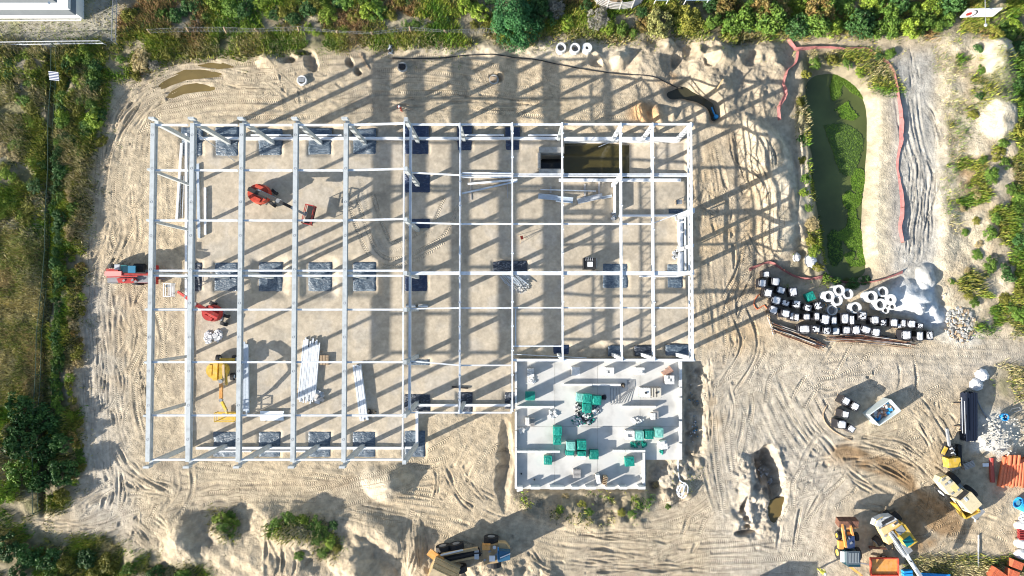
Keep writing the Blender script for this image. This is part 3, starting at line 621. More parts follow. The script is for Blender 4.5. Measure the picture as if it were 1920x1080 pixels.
# ---------------- the hall frame ----------------
hall_t = thing('hall_frame', 'unfinished hall skeleton of pale concrete beams, columns and white steel trusses', 'building frame', (0, 0, 0))
ZB = 9.4
Y0 = W(300, 231, ZB)[1]; Y1 = W(300, 866, ZB)[1]
def beam_bm(X, ya, yb, z):
    m = MB(); m.box((X, (ya + yb) / 2, z - .08), (.44, ya - yb, .16)); m.box((X, (ya + yb) / 2, z - .43), (.16, ya - yb - .02, .56)); m.box((X, (ya + yb) / 2, z - .78), (.26, ya - yb - .01, .14))
    return m
bx_ = [(px - 960) / 1280 * (CAM_H - ZB) for px in (281, 355.5, 449, 551, 646)]
rr = random.Random(2)
YM = W(300, 512, ZB)[1]
for i, X in enumerate(bx_):
    b = beam_bm(X, Y0, Y1, ZB).build('roof_beam', CONC, hall_t)
    for k in range(10):
        t = (k + .35) / 10
        MB().ring((X, Y0 + (Y1 - Y0) * t, ZB + .002), .13, .10, .012, 10).build('lifting_ring', GREY, b)
    for Y in (Y0 + .27, Y1 - .27):
        MB().box((X - .05, Y, (ZB - .85 - .5) / 2), (.42, .42, ZB - .85 + .5)).build('column', CONC, hall_t)
        MB().box((X - .16, Y + (.30 if Y > 0 else -.30), ZB - .42), (.62, .22, .85)).build('bearing_block', CONC, hall_t)
    MB().box((X, YM, (ZB - .85 - .5) / 2), (.38, .38, ZB - .85 + .5)).build('column', CONC, hall_t)
def bar(a, b, z, w=.18, h=.22, name='purlin', m=STEEL):
    A = V(a[0], a[1], z); B = V(b[0], b[1], z)
    return MB().bar(A, B, w, h).build(name, m, hall_t)
xs = [283.5, 355.5, 449, 551, 646, 757]
for y in (234.5, 319.5, 413.5, 507.5, 517, 580.5, 679, 778.7, 861.7):
    for a, b in zip(xs[:-1], xs[1:]):
        ya = y; yb = y - (3 if (b == 757 and y < 450) else 0)
        bar((a + 3.2, ya), (b - (3.2 if b != 757 else 0), yb), ZB - .35, .19, .24)
for y in (319.5, 413.5, 507.5, 517, 580.5, 679, 778.7):
    for X in bx_:
        Y = W(300, y, ZB - .35)[1]
        for k in (-1, 1): MB().box((X + k * .16, Y, ZB - .36), (.14, .34, .30)).build('bracket', GALV, hall_t)
XG = W(275.5, 540, 9.0)[0]
for y in (318, 413, 580.5, 679.5, 779.5):
    Y = W(275, y, 9.0)[1]
    MB().box((XG + .1, Y, 4.25), (.32, .30, 9.5)).build('column', CONC, hall_t)
    MB().box((XG + .25, Y, 9.02), (.8, .20, .2)).build('bearing_block', CONC, hall_t)
XL = W(757, 540, ZB)[0]
ys = (223.5, 316, 411.5, 512, 580.5, 679.5, 779.5, 867)
for y in ys:
    Y = W(757, y, ZB)[1]
    MB().box((XL + .12, Y, (ZB - .5) / 2), (.40, .42, ZB + .5)).build('column', CONC, hall_t)
for a, b in zip(ys[:-1], ys[1:]):
    MB().box((XL - .05, (W(757, a, ZB)[1] + W(757, b, ZB)[1]) / 2, ZB - .1), (.15, abs(W(757, a, ZB)[1] - W(757, b, ZB)[1]) - .46, .22)).build('purlin', STEEL, hall_t)
# lower hall: slender trusses
ZR = 6.85
def truss(px, ya, yb, w=.17, d=.70):
    X = (px - 960) / 1280 * (CAM_H - ZR); A = W(px, ya, ZR)[1]; B = W(px, yb, ZR)[1]
    t = thing('truss', '', '', (0, 0, 0)); del t['label']; del t['category']; t.parent = hall_t
    MB().box((X, (A + B) / 2, ZR - .07), (w, A - B, .14)).build('top_chord', STEEL, t)
    MB().box((X, (A + B) / 2, ZR - d), (w * .8, A - B - 1.2, .12)).build('bottom_chord', STEEL, t)
    m = MB(); n = int((A - B) / 1.3); s = (A - B - 1.2) / n
    for k in range(n):
        y0 = A - .6 - k * s; m.bar((X, y0, ZR - .12), (X, y0 - s / 2, ZR - d + .05), .06, .06); m.bar((X, y0 - s / 2, ZR - d + .05), (X, y0 - s, ZR - .12), .06, .06)
    m.build('lacing', STEEL, t)
    for k in range(int((A - B) / 2.6)):
        if rr.random() < .75: MB().box((X + .02, A - 1.2 - k * 2.6, ZR + .02), (w + .13, .14, .05)).build('cleat', STEEL, t)
truss(862, 230, 776); truss(960.5, 229, 772); truss(1055, 229, 677); truss(1166, 230, 677, .18, .85); truss(1226, 230, 677, .18, .85)
for a, b in ((229, 512), (513, 677)):
    X = (1298.5 - 960) / 1280 * (CAM_H - ZR); A = W(1298, a, ZR)[1]; B = W(1298, b, ZR)[1]
    MB().box((X, (A + B) / 2, ZR - .12), (.2, A - B - .03, .24)).build('edge_beam', STEEL, hall_t)
    MB().box((X - .12, (A + B) / 2, ZR - .9), (.16, A - B - .5, .16)).build('edge_beam', STEEL, hall_t)
    m = MB(); n = int((A - B) / 1.4); s = (A - B - 1) / n
    for k in range(n): m.bar((X - .02, A - .5 - k * s, ZR - .25), (X - .12, A - .5 - (k + .5) * s, ZR - .83), .06, .06); m.bar((X - .12, A - .5 - (k + .5) * s, ZR - .83), (X - .02, A - .5 - (k + 1) * s, ZR - .25), .06, .06)
    m.build('lacing', STEEL, hall_t)
X = W(768.5, 540, ZR)[0]; A = W(768, 234, ZR)[1]; B = W(768, 772, ZR)[1]
MB().box((X, (A + B) / 2, ZR - .2), (.26, A - B, .36)).build('edge_beam', GALV, hall_t)
for (a, b, w, h) in [((770, 233.5), (862, 233.5), .2, .2), ((862, 233.5), (960, 233.5), .2, .2), ((960, 233.5), (1055, 233.5), .2, .2), ((1055, 233), (1166, 233), .2, .2), ((1166, 233), (1226, 233), .2, .2), ((1226, 233), (1298, 233), .2, .2),
                     ((770, 323.7), (862, 328.5), .15, .2), ((862, 329.5), (960, 329.5), .14, .2), ((862, 326), (960, 326), .1, .15), ((960, 330.5), (1055, 330.5), .14, .2), ((1055, 330.5), (1166, 330.5), .14, .2), ((1166, 330), (1298, 330), .14, .2), ((960, 326.5), (1298, 326.5), .12, .15),
                     ((770, 417.5), (862, 420), .16, .2), ((862, 420), (960, 420), .18, .2), ((960, 420), (1055, 420), .18, .2), ((1055, 420), (1166, 420), .18, .2), ((1166, 420), (1226, 420), .18, .2), ((1226, 418), (1296, 392), .08, .08),
                     ((770, 512.3), (862, 512.3), .36, .3), ((862, 512.3), (960, 512.3), .36, .3), ((960, 512.3), (1055, 512.3), .40, .3), ((1055, 512.3), (1166, 512.3), .40, .3), ((1166, 512.3), (1226, 512.3), .40, .3), ((1226, 512.3), (1301, 512.3), .40, .3),
                     ((770, 579), (862, 577.5), .15, .2), ((862, 577.5), (960, 577.5), .15, .2), ((960, 577), (1055, 577), .15, .2), ((1055, 577), (1166, 577), .15, .2), ((1166, 577), (1302, 577), .15, .2),
                     ((770, 677), (862, 685), .13, .2), ((862, 685), (960, 685), .15, .2), ((770, 773.5), (862, 773.5), .16, .2), ((862, 773.5), (960, 773.5), .16, .2),
                     ((960, 649), (1055, 649), .13, .15), ((967, 579), (967, 648), .1, .12)]:
    bar(a, b, ZR - .32, w, h)
for a, b in ((962, 1055), (1056, 1166), (1167, 1226), (1227, 1303)):
    bar((a, 675), (b, 675), ZR - .3, .26, .28, 'edge_beam')
for (x, y, w) in [(862, 231, .34), (960, 231, .34), (1055, 230, .34), (1166, 231, .36), (1226, 231, .36), (1297.5, 231, .38), (1055, 675, .36), (1167, 675, .36), (1227, 675, .36), (1299, 675, .40), (862, 774, .36), (960, 772, .34), (960, 512, .36), (1166, 325, .36), (1299, 392, .5), (1299, 462, .34), (1299, 512, .4)]:
    X, Y = W(x, y, ZR); zt = ZR - .16
    if x in (862, 960, 1055) and y in (512,): zt -= .7
    MB().box((X, Y - (.12 if y < 400 else -.12), (zt - .8) / 2), (w, w, zt + .8)).build('column', CONC if x < 1100 else STEEL, hall_t)
# perimeter beams low on the footings
def gbeam(a, b, w=.24, z1=.32, z0=-.2, m=WHITE):
    A = V(a[0], a[1], z1); B = V(b[0], b[1], z1); A.z = B.z = (z0 + z1) / 2
    return MB().bar(A, B, w, z1 - z0).build('ground_beam', m, hall_t)
GBX = (372, 449, 551, 646, 757, 862, 960, 1052)
for a, b in zip(GBX[:-1], GBX[1:]): gbeam((a + 2, 259), (b - 2, 259), .30)
for a, b in ((470, 545), (560, 640), (868, 945), (990, 1050)): gbeam((a, 253), (b, 253), .14, .5)
for a, b in ((250, 318), (320, 412), (414, 510), (513, 578), (581, 677), (680, 777), (780, 842)): gbeam((348.5, a), (348.5, b), .26, .35)
for a, b in ((367, 449), (451, 551), (553, 646), (648, 757)): gbeam((a, 840.5), (b, 840.5), .26, .35)
gbeam((391, 846.5), (470, 846.5), .16, .45); gbeam((495, 846.5), (572, 846.5), .16, .45)
gbeam((759, 840), (779, 840), .24, .35); gbeam((781.5, 771), (781.5, 838), .28, .45)
gbeam((785, 760), (858, 760), .26, .4); gbeam((866, 760), (957, 760), .26, .4)
gbeam((1058, 260), (1160, 260), .42, .3, -1.3); gbeam((1162, 260), (1276, 260), .42, .3, -1.3)
gbeam((1048, 337.5), (1160, 337.5), .34, .35, -1.35); gbeam((1163, 337.5), (1277, 337.5), .34, .35, -1.35)
gbeam((1153.5, 341), (1153.5, 398), .18, .9); gbeam((1160, 404), (1268, 404), .22, .5)
gbeam((1277.5, 406), (1277.5, 468), .42, .9); gbeam((1278, 472), (1278, 510), .42, .9)
ws = thing('wall_panel', '', ''); del ws['label']; del ws['category']; ws.parent = hall_t
MB().bar(V(1284.5, 406, 2.2), V(1285.5, 510, 2.2), .16, .16).build('rail', STEEL, ws)
for y in (415, 434): MB().bar(V(1277, y + 2, 1.6), V(1285, y, 2.2), .14, .14).build('rung', STEEL, ws)
for y in (408, 470, 508): MB().bar(V(1285, y, 2.1), V(1285 - .3, y, -.3), .12, .12).build('post', STEEL, ws)
gbeam((1200, 518), (1274, 518), .16, .45)
# tie rods
MB().tube([V(370, 250, 9), V(440, 302, .2)], .05, 5).build('tie_rod', STEEL, hall_t)
MB().tube([V(962, 664, 6), V(1100, 671, 6.2)], .04, 5).build('tie_rod', STEEL, hall_t)
# shaft of old concrete
sh = thing('concrete_shaft', 'open square concrete shaft with dark water beside the flooded basement', 'shaft')
for (x0, y0, x1, y1) in [(1010, 276, 1057, 286.5), (1010, 317, 1057, 326), (1008, 287, 1013.5, 316)]:
    a = W(x0, y0); b = W(x1, y1)
    MB().box(((a[0] + b[0]) / 2, (a[1] + b[1]) / 2, -1.35), (b[0] - a[0], a[1] - b[1], 3.1)).build('wall', CONCD, sh)
# plastic-covered footings
pk = 0
for (x0, y0, x1, y1, k, dep, mg, ds) in PADS:
    a = W(x0, y0, -.1); b = W(x1, y1, -.1); w = b[0] - a[0]; h = a[1] - b[1]
    cx, cy = (a[0] + b[0]) / 2, (a[1] + b[1]) / 2
    nx_, ny_ = max(6, int(w / .16)), max(4, int(h / .16))
    vs_, fs_ = [], []
    sdx = rr.uniform(0, 99)
    for j in range(ny_ + 1):
        for i in range(nx_ + 1):
            u, v = i / nx_, j / ny_
            edge = min(u, 1 - u, v, 1 - v)
            z = .02 if edge > .001 else -.10
            z += float(fbm(np.array([cx + u * w * 1.2 + v * 2 + sdx]), np.array([v * h * .45]), .9, 3, 4)[0]) * .10 * (edge > .001)
            e = .04 if edge > .001 else 0
            vs_.append(((u - .5) * w * (1 + e * 0) + rr.uniform(-.03, .03), (v - .5) * h + rr.uniform(-.03, .03), z)); 
    for j in range(ny_):
        for i in range(nx_): fs_.append((j * (nx_ + 1) + i, j * (nx_ + 1) + i + 1, (j + 1) * (nx_ + 1) + i + 1, (j + 1) * (nx_ + 1) + i))
    M_ = {'g': PLASTG, 'k': PLAST, 'b': PLASTB}[k]
    desc = {'g': 'grey plastic sheet, ', 'k': 'crumpled black plastic sheet, ', 'b': 'blue-black plastic sheet, '}[k]
    o = MB().add(vs_, fs_).build('plastic_sheet', M_, None, True); o.location = (cx, cy, -.10 if mg < 9 else -.34)
    words = (desc + ds).split(); tag(o, ' '.join(words), 'plastic sheet', 'plastic sheets over the hall footings')
# ---------------- block building on its slab ----------------
bb = thing('block_building', 'ground floor of white blocks begun on a pale concrete slab', 'building shell')
ZS = .15
def wp(x, y, z=ZS): return W(x, y, z)
out = [wp(966, 675), wp(966, 917), wp(1210.5, 917), wp(1210.5, 862), wp(1279, 862), wp(1279, 675)]
MB().prism(out, -.7, ZS).build('floor_slab', SLAB, bb)
def wall(x0, y0, x1, y1, t, h, name='wall'):
    a = V(x0, y0, ZS + h); b = V(x1, y1, ZS + h); a.z = b.z = ZS + h / 2 + .001
    return MB().bar(a, b, t, h).build(name, BLOCK, bb)
for y0, y1 in ((679, 700), (702, 728), (730, 757), (772, 806), (808, 838), (839, 916)): wall(967.2, y0, 967.2, y1, .24, .5)
for x0, x1 in ((963, 1040), (1042, 1120), (1122, 1200), (1202, 1270)): wall(x0, 675.5, x1, 675.5, .26, .5)
for y0, y1 in ((678, 725), (727, 742), (746, 786), (790, 828), (832, 861)): wall(1276.5, y0, 1276.5, y1, .3, .55)
wall(969.5, 763.5, 1039, 763.5, .24, .5); wall(1057, 721.8, 1110, 721.8, .24, .5); wall(1111, 721.8, 1164, 721.8, .24, .5)
wall(1167, 763, 1230, 763, .24, .55); wall(969.5, 847, 1010, 847, .24, .6); wall(1011, 847, 1050, 847, .24, .6)
wall(1150, 846, 1172, 846, .24, .6); wall(1173, 846, 1210, 846, .24, .6); wall(1207.5, 849, 1207.5, 908, .24, .6)
for x0, x1 in ((970, 980), (995, 1012), (1031, 1058), (1071.5, 1085), (1098, 1117), (1135, 1153), (1162, 1176), (1197, 1210)):
    wall(x0, 915.2, x1, 915.2, .30, 1.0, 'pier')
wall(969, 921, 980, 918, .2, .9, 'pier')
for x, y in ((1002, 899), (977.5, 888)): MB().cyl((*wp(x, y), ZS), (*wp(x, y), ZS + .12), .1, 8).build('drain_pipe', BLK, bb)
# ---------------- house at the corner ----------------
hs = thing('house', 'corner of a neighbouring house with light grey hipped roof and white verge', 'house')
e = 2.3
x1_, y1_ = W(142.5, 28.5, e); x0_ = x1_ - 24; y2_ = y1_ + 12
MB().box(((x0_ + x1_) / 2 - .3, (y1_ + y2_) / 2 + .3, 1.5), (23.6, 11.6, 3.0)).build('wall', WHITE, hs)
rh = 3.6; hx = 4.6
rv = [(x0_, y1_, e), (x1_, y1_, e), (x1_, y2_, e), (x0_, y2_, e), (x0_ + hx, (y1_ + y2_) / 2, e + rh), (x1_ - 9.2, (y1_ + y2_) / 2, e + rh)]
MB().add([Vector(v) + Vector((0, 0, .02)) for v in rv], [(0, 1, 5, 4), (1, 2, 5), (2, 3, 4, 5), (3, 0, 4), (3, 2, 1, 0)]).build('roof', ROOF, hs)
m = MB()
for k in range(1, 8):
    t = k / 8; a = Vector(rv[0]).lerp(Vector(rv[4]), t); b = Vector(rv[1]).lerp(Vector(rv[5]), t); m.bar(a + Vector((0, 0, .03)), b + Vector((0, 0, .03)), .05, .03)
m.build('roof_seam', WHITE, hs)
MB().bar(Vector(rv[0]) + Vector((0, -.08, 0)), Vector(rv[1]) + Vector((.1, -.08, 0)), .12, .12).build('gutter', WHITE, hs)
MB().cyl(V(92, 5, 4.4), V(92, 5, 5.2), .14, 10).build('roof_vent', WHITE, hs)
pe = MB(); pe.bar(V(-80, 39, .4), V(152, 38, .4), .12, .1); pe.bar(V(152, 38, .4), V(152, -10, .4), .12, .1); pe.build('kerb', WHITE, hs)
# ---------------- fences ----------------
def fence(name, label, pts, h, step, wire, postm, top=.04, lean=0, seed=1, rails=(1.0, .5, .08), pr=.05):
    t = thing(name, label, 'fence'); rnd = random.Random(seed); P = [G(*p) for p in pts]
    acc = []; 
    for a, b in zip(P[:-1], P[1:]):
        a = Vector(a); b = Vector(b); n = max(1, int((b - a).length / step))
        for k in range(n): acc.append(a.lerp(b, k / n))
    acc.append(Vector(P[-1])); tops = []
    for p in acc:
        z = float(gh(p.x, p.y)); tp = Vector((p.x + rnd.uniform(-lean, lean), p.y + rnd.uniform(-lean, lean), z + h)); tops.append((Vector((p.x, p.y, z - .2)), tp))
        MB().cyl((p.x, p.y, z - .3), tp, pr, 7).build('post', postm, t)
    m = MB()
    for f in rails: m.tube([a.lerp(b, f) for a, b in tops], top, 4)
    m.build('wire', wire, t)
    for (a, b), (c, d) in zip(tops[:-1], tops[1:]):
        m = MB(); n = 10
        for k in range(n):
            u, v = k / n, (k + 1) / n
            m.bar(a.lerp(c, u), b.lerp(d, v), .015, .015); m.bar(b.lerp(d, u), a.lerp(c, v), .015, .015)
        m.build('mesh_panel', wire, t)
    return t
fence('chain_link_fence', 'dark green wire fence through the overgrown strip on the left', [(112, 90), (103, 240), (98, 400), (93, 540), (88, 700), (84, 830), (81, 955)], 1.5, 4.0, mat('dark_wire', (.03, .06, .04), .6), mat('green_post', (.05, .1, .06), .6), .045)
fence('metal_fence', 'thin grey metal fence round the lawn of the neighbouring house', [(-40, 88), (50, 87), (120, 86), (200, 85)], 1.4, 4.5, LGREY, LGREY, .05)
fence('metal_fence', 'short grey metal fence running down the right of the neighbouring lawn', [(225, -20), (224, 30), (222, 84)], 1.4, 3.0, GREY, GREY, .05)
fence('post_fence', 'row of leaning wooden posts with wires below the top bushes', [(285, 66), (355, 64), (425, 64), (490, 62), (560, 60), (632, 62), (700, 66), (770, 60), (840, 62), (930, 66)], 1.3, 20, GREY, TIMB, .012, .35, 5, pr=.09)
# pink netting
def net(label, pts, seed):
    rnd = random.Random(seed); t = thing('safety_net', label, 'safety net'); P = catmull([G(*p)[:2] for p in pts], .5)
    vs_, fs_ = [], []
    for i, p in enumerate(P):
        z = float(gh(*p)); d = P[min(i + 1, len(P) - 1)] - P[max(i - 1, 0)]; d = d / (np.linalg.norm(d) + 1e-6); n = np.array([-d[1], d[0]])
        lean = .20 + .10 * math.sin(i * .35 + seed) + rnd.uniform(-.06, .06); h = .26 + .12 * math.sin(i * .23)
        vs_ += [(p[0] - n[0] * .05, p[1] - n[1] * .05, z + .01), (p[0] + n[0] * lean * .6, p[1] + n[1] * lean * .6, z + h * .55), (p[0] + n[0] * lean, p[1] + n[1] * lean, z + h)]
        if i: b = 3 * i; fs_ += [(b - 3, b, b + 1, b - 2), (b - 2, b + 1, b + 2, b - 1)]
    MB().add(vs_, fs_).build('mesh', NET, t, True)
    for i in range(0, len(P), 7):
        p = P[i]; z = float(gh(*p)); MB().cyl((p[0], p[1], z - .2), (p[0] + .05, p[1], z + .6), .03, 6).build('stake', RUST, t)
net('pink safety net sagging along the north and east of the green pond', [(1476, 74), (1486, 92), (1500, 94), (1545, 90), (1582, 93), (1621, 94), (1645, 108), (1668, 126), (1678, 150), (1684, 190), (1687, 230), (1686, 270), (1681, 310), (1686, 350), (1689, 390), (1685, 425), (1690, 455)], 1)
net('pink safety net between the pond and the pallet yard', [(1405, 508), (1440, 493), (1466, 506), (1490, 519), (1520, 524), (1552, 522), (1585, 530), (1620, 531), (1655, 524), (1692, 512)], 2)
net('short pink safety net dropping down the northwest bank of the pond', [(1494, 96), (1490, 118), (1474, 134), (1466, 160), (1470, 178), (1458, 200), (1459, 226)], 3)
def ang(dx, dy): return math.atan2(-dy, dx)
# ---------------- boom lifts ----------------
def wheel(par, x, y, r, w, rz=0, rim=LGREY, z=None):
    z = r if z is None else z; c, s = math.cos(rz), math.sin(rz); dx, dy = -s * w / 2, c * w / 2
    m = MB().cyl((x - dx, y - dy, z), (x + dx, y + dy, z), r, 16); wo = m.build('wheel', BLK, par)
    MB().cyl((x - dx * 1.08, y - dy * 1.08, z), (x + dx * 1.08, y + dy * 1.08, z), r * .5, 10).build('rim', rim, wo); return wo
def boom_lift(label, px, py, rad, colr_, bcol, hull_rz, wheels_px, boom_pts, basket, bw, bl, brz, dual=False):
    x, y, z = G(px, py); t = thing('boom_lift', label, 'boom lift', (x, y, z))
    L_ = lambda p, h: Vector((*[a - b for a, b in zip(W(p[0], p[1], h + z), (x, y))], h))
    for w in wheels_px:
        p = L_(w, .45); wheel(t, p.x, p.y, .45, .36, hull_rz)
    MB().box((0, 0, .62), (2.3, 1.2, .5), hull_rz).build('chassis', GREY, t)
    m = MB(); n = 18; pts = []
    for i in range(n):
        a = 2 * math.pi * i / n; k = rad * (1 + .06 * math.cos(2 * a)); pts.append((math.cos(a) * k, math.sin(a) * k))
    m.prism(pts, .9, 1.75, inset=.08); hood = m.build('turntable', colr_, t)
    a0 = (boom_pts[1][0] - boom_pts[0][0], boom_pts[1][1] - boom_pts[0][1]); a = ang(*a0); c, s = math.cos(a), math.sin(a)
    for k in (-1, 1): MB().box((-s * k * rad * .55, c * k * rad * .55, 1.8), (rad * 1.0, rad * .35, .12), a).build('engine_cover', colr_, t)
    MB().box((0, 0, 1.85), (rad * 1.9, .5, .25), a).build('boom_cradle', bcol[0], t)
    prev = None
    for i, ((p, h), (q, h2)) in enumerate(zip(boom_pts_h(boom_pts)[:-1], boom_pts_h(boom_pts)[1:])):
        A = L_(p, h); B = L_(q, h2); w = .40 - .07 * i
        MB().bar(A, B, w, w * 1.1).build('boom', bcol[i % len(bcol)], t)
        MB().cyl(B + Vector((0, 0, -.0)) - Vector((.0, .0, w * .6)), B + Vector((0, 0, w * .6)), w * .6, 8).build('knuckle', GREY, t)
    B = L_(basket[0], basket[1]); bk = MB(); R = Matrix.Rotation(brz, 3, 'Z')
    bk.box(B + Vector((0, 0, .05)), (bl, bw, .08), brz); o = bk.build('basket', colr_ if colr_ is YEL else (LT if bcol[0] is RED else BLK), t)
    m = MB(); cs = [B + R @ Vector((i * bl / 2, j * bw / 2, 0)) for i, j in ((-1, -1), (1, -1), (1, 1), (-1, 1))]
    for i in range(4):
        for h in (.55, 1.05): m.bar(cs[i] + Vector((0, 0, h)), cs[(i + 1) % 4] + Vector((0, 0, h)), .07, .07)
        m.bar(cs[i], cs[i] + Vector((0, 0, 1.05)), .07, .07)
    m.build('guard_rail', {'r': WHITE, 'y': YEL, 'o': RED}['y' if colr_ is YEL else 'r' if bcol[0] is RED else 'o'], o)
    MB().box(B + R @ Vector((0, bw * .3, .8)), (.5, .25, .3), brz).build('control_box', GREY, o)
    return t, L_
def boom_pts_h(b): return [((p[0], p[1]), p[2]) for p in b]
t, L_ = boom_lift('orange-red boom lift with a long black boom between the third and fourth roof beams', 494, 367, 1.25, ORED, (BLK, BLK, GREY), ang(9, 7), [(485, 379), (512, 383), (486, 352), (515, 360)], [(482, 358, 2.1), (522, 377, 3.4), (549, 390, 3.8), (572, 402, 1.8)], ((582, 404), .9), 1.0, 2.2, ang(2, -9))
a = ang(40, 19)
MB().bar(L_((484, 356), 2.4), L_((515, 370), 2.9), .16, .16).build('hydraulic_ram', LGREY, t)
MB().bar(L_((514, 371), 2.3), L_((528, 377), 2.6), .3, .3).build('boom_bracket', GREY, t)
bl2, L2 = boom_lift('red boom lift reaching a white railed basket under the second roof beam', 407, 587, 1.05, RED, (RED, RED, RED), ang(9, 3), [(424, 592), (420, 607), (400, 569), (392, 595)], [(409, 592, 1.9), (366, 570, 2.8), (349, 557, 2.3), (334, 547, 1.3)], ((322, 544), .5), 1.5, .85, 0)
MB().bar(L2((392, 590), 1.9), L2((408, 597), 2.0), .3, .2).build('boom_cradle', RED, bl2)
bl3, L3 = boom_lift('yellow boom lift with lowered yellow basket between the second and third roof beams', 417, 692, 1.18, YEL, (YEL, ORA, YEL, YEL), ang(0, 1), [(409.5, 672), (440, 673), (407.5, 706), (436.5, 706)], [(416, 681, 1.9), (415, 715, 2.7), (414.5, 750, 2.9), (424, 769, 1.9), (425, 776, 1.2)], ((427, 780), .5), 1.0, 2.2, 0)
MB().bar(L3((419, 684), 2.2), L3((420, 722), 2.9), .22, .22).build('hydraulic_ram', mat('tan_ram', (.66, .48, .28), .5), bl3)
MB().box(L3((426, 674), 1.1), (1.6, .3, .3)).build('bumper', YEL, bl3)
MB().bar(L3((423, 700), 2.2), L3((424, 722), 2.6), .25, .3).build('boom_bracket', YEL, bl3)
# ---------------- red telehandler ----------------
x, y, z = G(243, 517); th = thing('telehandler', 'red telehandler parked outside the left wall of the hall', 'telehandler', (x, y, z))
Lt = lambda p, h: Vector((*[a - b for a, b in zip(W(p[0], p[1], h + z), (x, y))], h))
MB().box(Lt((244, 518), .95), (4.9, 1.5, .6)).build('chassis', GREY, th)
bo = MB(); bo.prism([Lt(q, 1)[:2] for q in ((222, 522), (258, 521), (262, 526), (256, 531), (226, 531))], .7, 1.55, inset=.06); bo.build('engine_hood', RED, th)
bo = MB(); bo.box(Lt((212, 508), 1.2), (1.4, .5, .5)); bo.box(Lt((270, 527), 1.0), (1.6, .45, .35)); bo.build('mudguard', RED, th)
MB().bar(Lt((199, 513), 2.1), Lt((230, 513), 2.3), .5, .5).build('boom', mat('pink_paint', (.70, .22, .20), .5), th)
MB().bar(Lt((230, 513), 2.25), Lt((292, 514), 2.0), .36, .4).build('boom', RED, th)
MB().bar(Lt((200, 519.5), 1.7), Lt((258, 518), 1.9), .12, .15).build('hydraulic_ram', RED, th)
cb = MB().box(Lt((246, 505.5), 1.75), (1.25, .9, 1.5), taper=.85).build('cab', GLASS, th)
MB().box(Lt((247, 505), 2.56), (.85, .8, .07)).build('cab_roof', BLUEG, cb)
MB().box(Lt((234, 502), 1.6), (.7, .6, .4)).build('step_box', mat('teal_dark', (.05, .2, .2), .4), th)
MB().box(Lt((222, 501), 1.4), (.6, .6, .6)).build('battery_box', LGREY, th)
MB().box(Lt((262, 505), 1.3), (1.2, 1.0, .7)).build('fuel_tank', BLK, th)
for p in ((214, 528), (259, 531), (214, 499), (262, 498)): q = Lt(p, .6); wheel(th, q.x, q.y, .62, .42, 0)
MB().box(Lt((291, 515), .7), (.35, 2.2, .9)).build('fork_carriage', RED, th)
for k in (-.5, .5): MB().box(Lt((300, 515), .15) + Vector((0, k, 0)), (1.2, .12, .06)).build('fork', GREY, th)
# ---------------- wheeled excavator ----------------
x, y, z = G(1668, 1000); ex = thing('wheeled_excavator', 'yellow and white wheeled excavator with its long grey boom stretched downwards', 'excavator', (x, y, z))
Le = lambda p, h: Vector((*[a - b for a, b in zip(W(p[0], p[1], h + z), (x, y))], h))
ea = ang(50, 70)
MB().box((.2, -.2, .9), (4.4, 1.3, .5), ea).build('undercarriage', GREY, ex)
for p in ((1645, 1014), (1662, 1022), (1680, 969), (1664, 966)): q = Le(p, .55); wheel(ex, q.x, q.y, .58, .6, ea)
MB().prism([Le(q, 2)[:2] for q in ((1637, 985), (1641, 974), (1655, 967), (1671, 965), (1680, 972), (1684, 983), (1678, 992))][::-1], 1.3, 2.4, inset=.05).build('counterweight', LGREY, ex)
MB().prism([Le(q, 2)[:2] for q in ((1646, 988), (1676, 973), (1686, 983), (1660, 996), (1672, 1013), (1662, 1019))][::-1], 1.3, 2.55, inset=.03).build('engine_cover', mat('pale_orange', (.68, .46, .22), .55, var=.15), ex)
MB().box(Le((1665, 976), 2.62), (1.5, .35, .1), ang(30, -15)).build('exhaust_grille', BLK, ex)
MB().cyl(Le((1675, 985), 2.4), Le((1675, 985), 2.9), .12, 8).build('exhaust_pipe', WHITE, ex)
MB().prism([Le(q, 2)[:2] for q in ((1674, 992), (1684, 987), (1709, 1019), (1698, 1024))][::-1], 1.2, 2.1).build('side_box', YEL, ex)
cb = MB().box(Le((1694, 1001), 2.3), (2.6, 1.25, 1.5), ang(24, 34), taper=.9).build('cab', YEL, ex)
MB().box(Le((1688.5, 994), 3.08), (.8, .9, .05), ang(24, 34)).build('roof_window', GREY, cb)
MB().box(Le((1703, 1015), 3.03), (.9, 1.0, .1), ang(24, 34)).build('windscreen', mat('teal_glass', (.01, .18, .19), .3), cb)
for d in (-2.2, 2.2): MB().bar(Le((1670 + d, 998 - d * .5), 2.6), Le((1700 + d, 1042 - d * .5), 4.6), .18, .4).build('boom', LGREY, ex)
MB().bar(Le((1672, 1002), 2.3), Le((1694, 1035), 3.9), .18, .18).build('hydraulic_ram', WHITE, ex)
MB().bar(Le((1700, 1042), 4.6), Le((1728, 1084), 2.2), .34, .45).build('dipper_arm', LGREY, ex)
MB().bar(Le((1702, 1040), 5.0), Le((1716, 1066), 3.8), .14, .14).build('hydraulic_ram', WHITE, ex)
MB().box(Le((1731, 1094), 1.0), (1.0, 1.1, 1.0)).build('bucket', GREY, ex)
MB().bar(Le((1640, 1022), .6), Le((1672, 1022), .6), .7, .5).build('dozer_blade', TANP, ex)
MB().bar(Le((1630, 1026), .7), Le((1668, 1028), .7), .25, .4).build('stabiliser', RUST, ex)
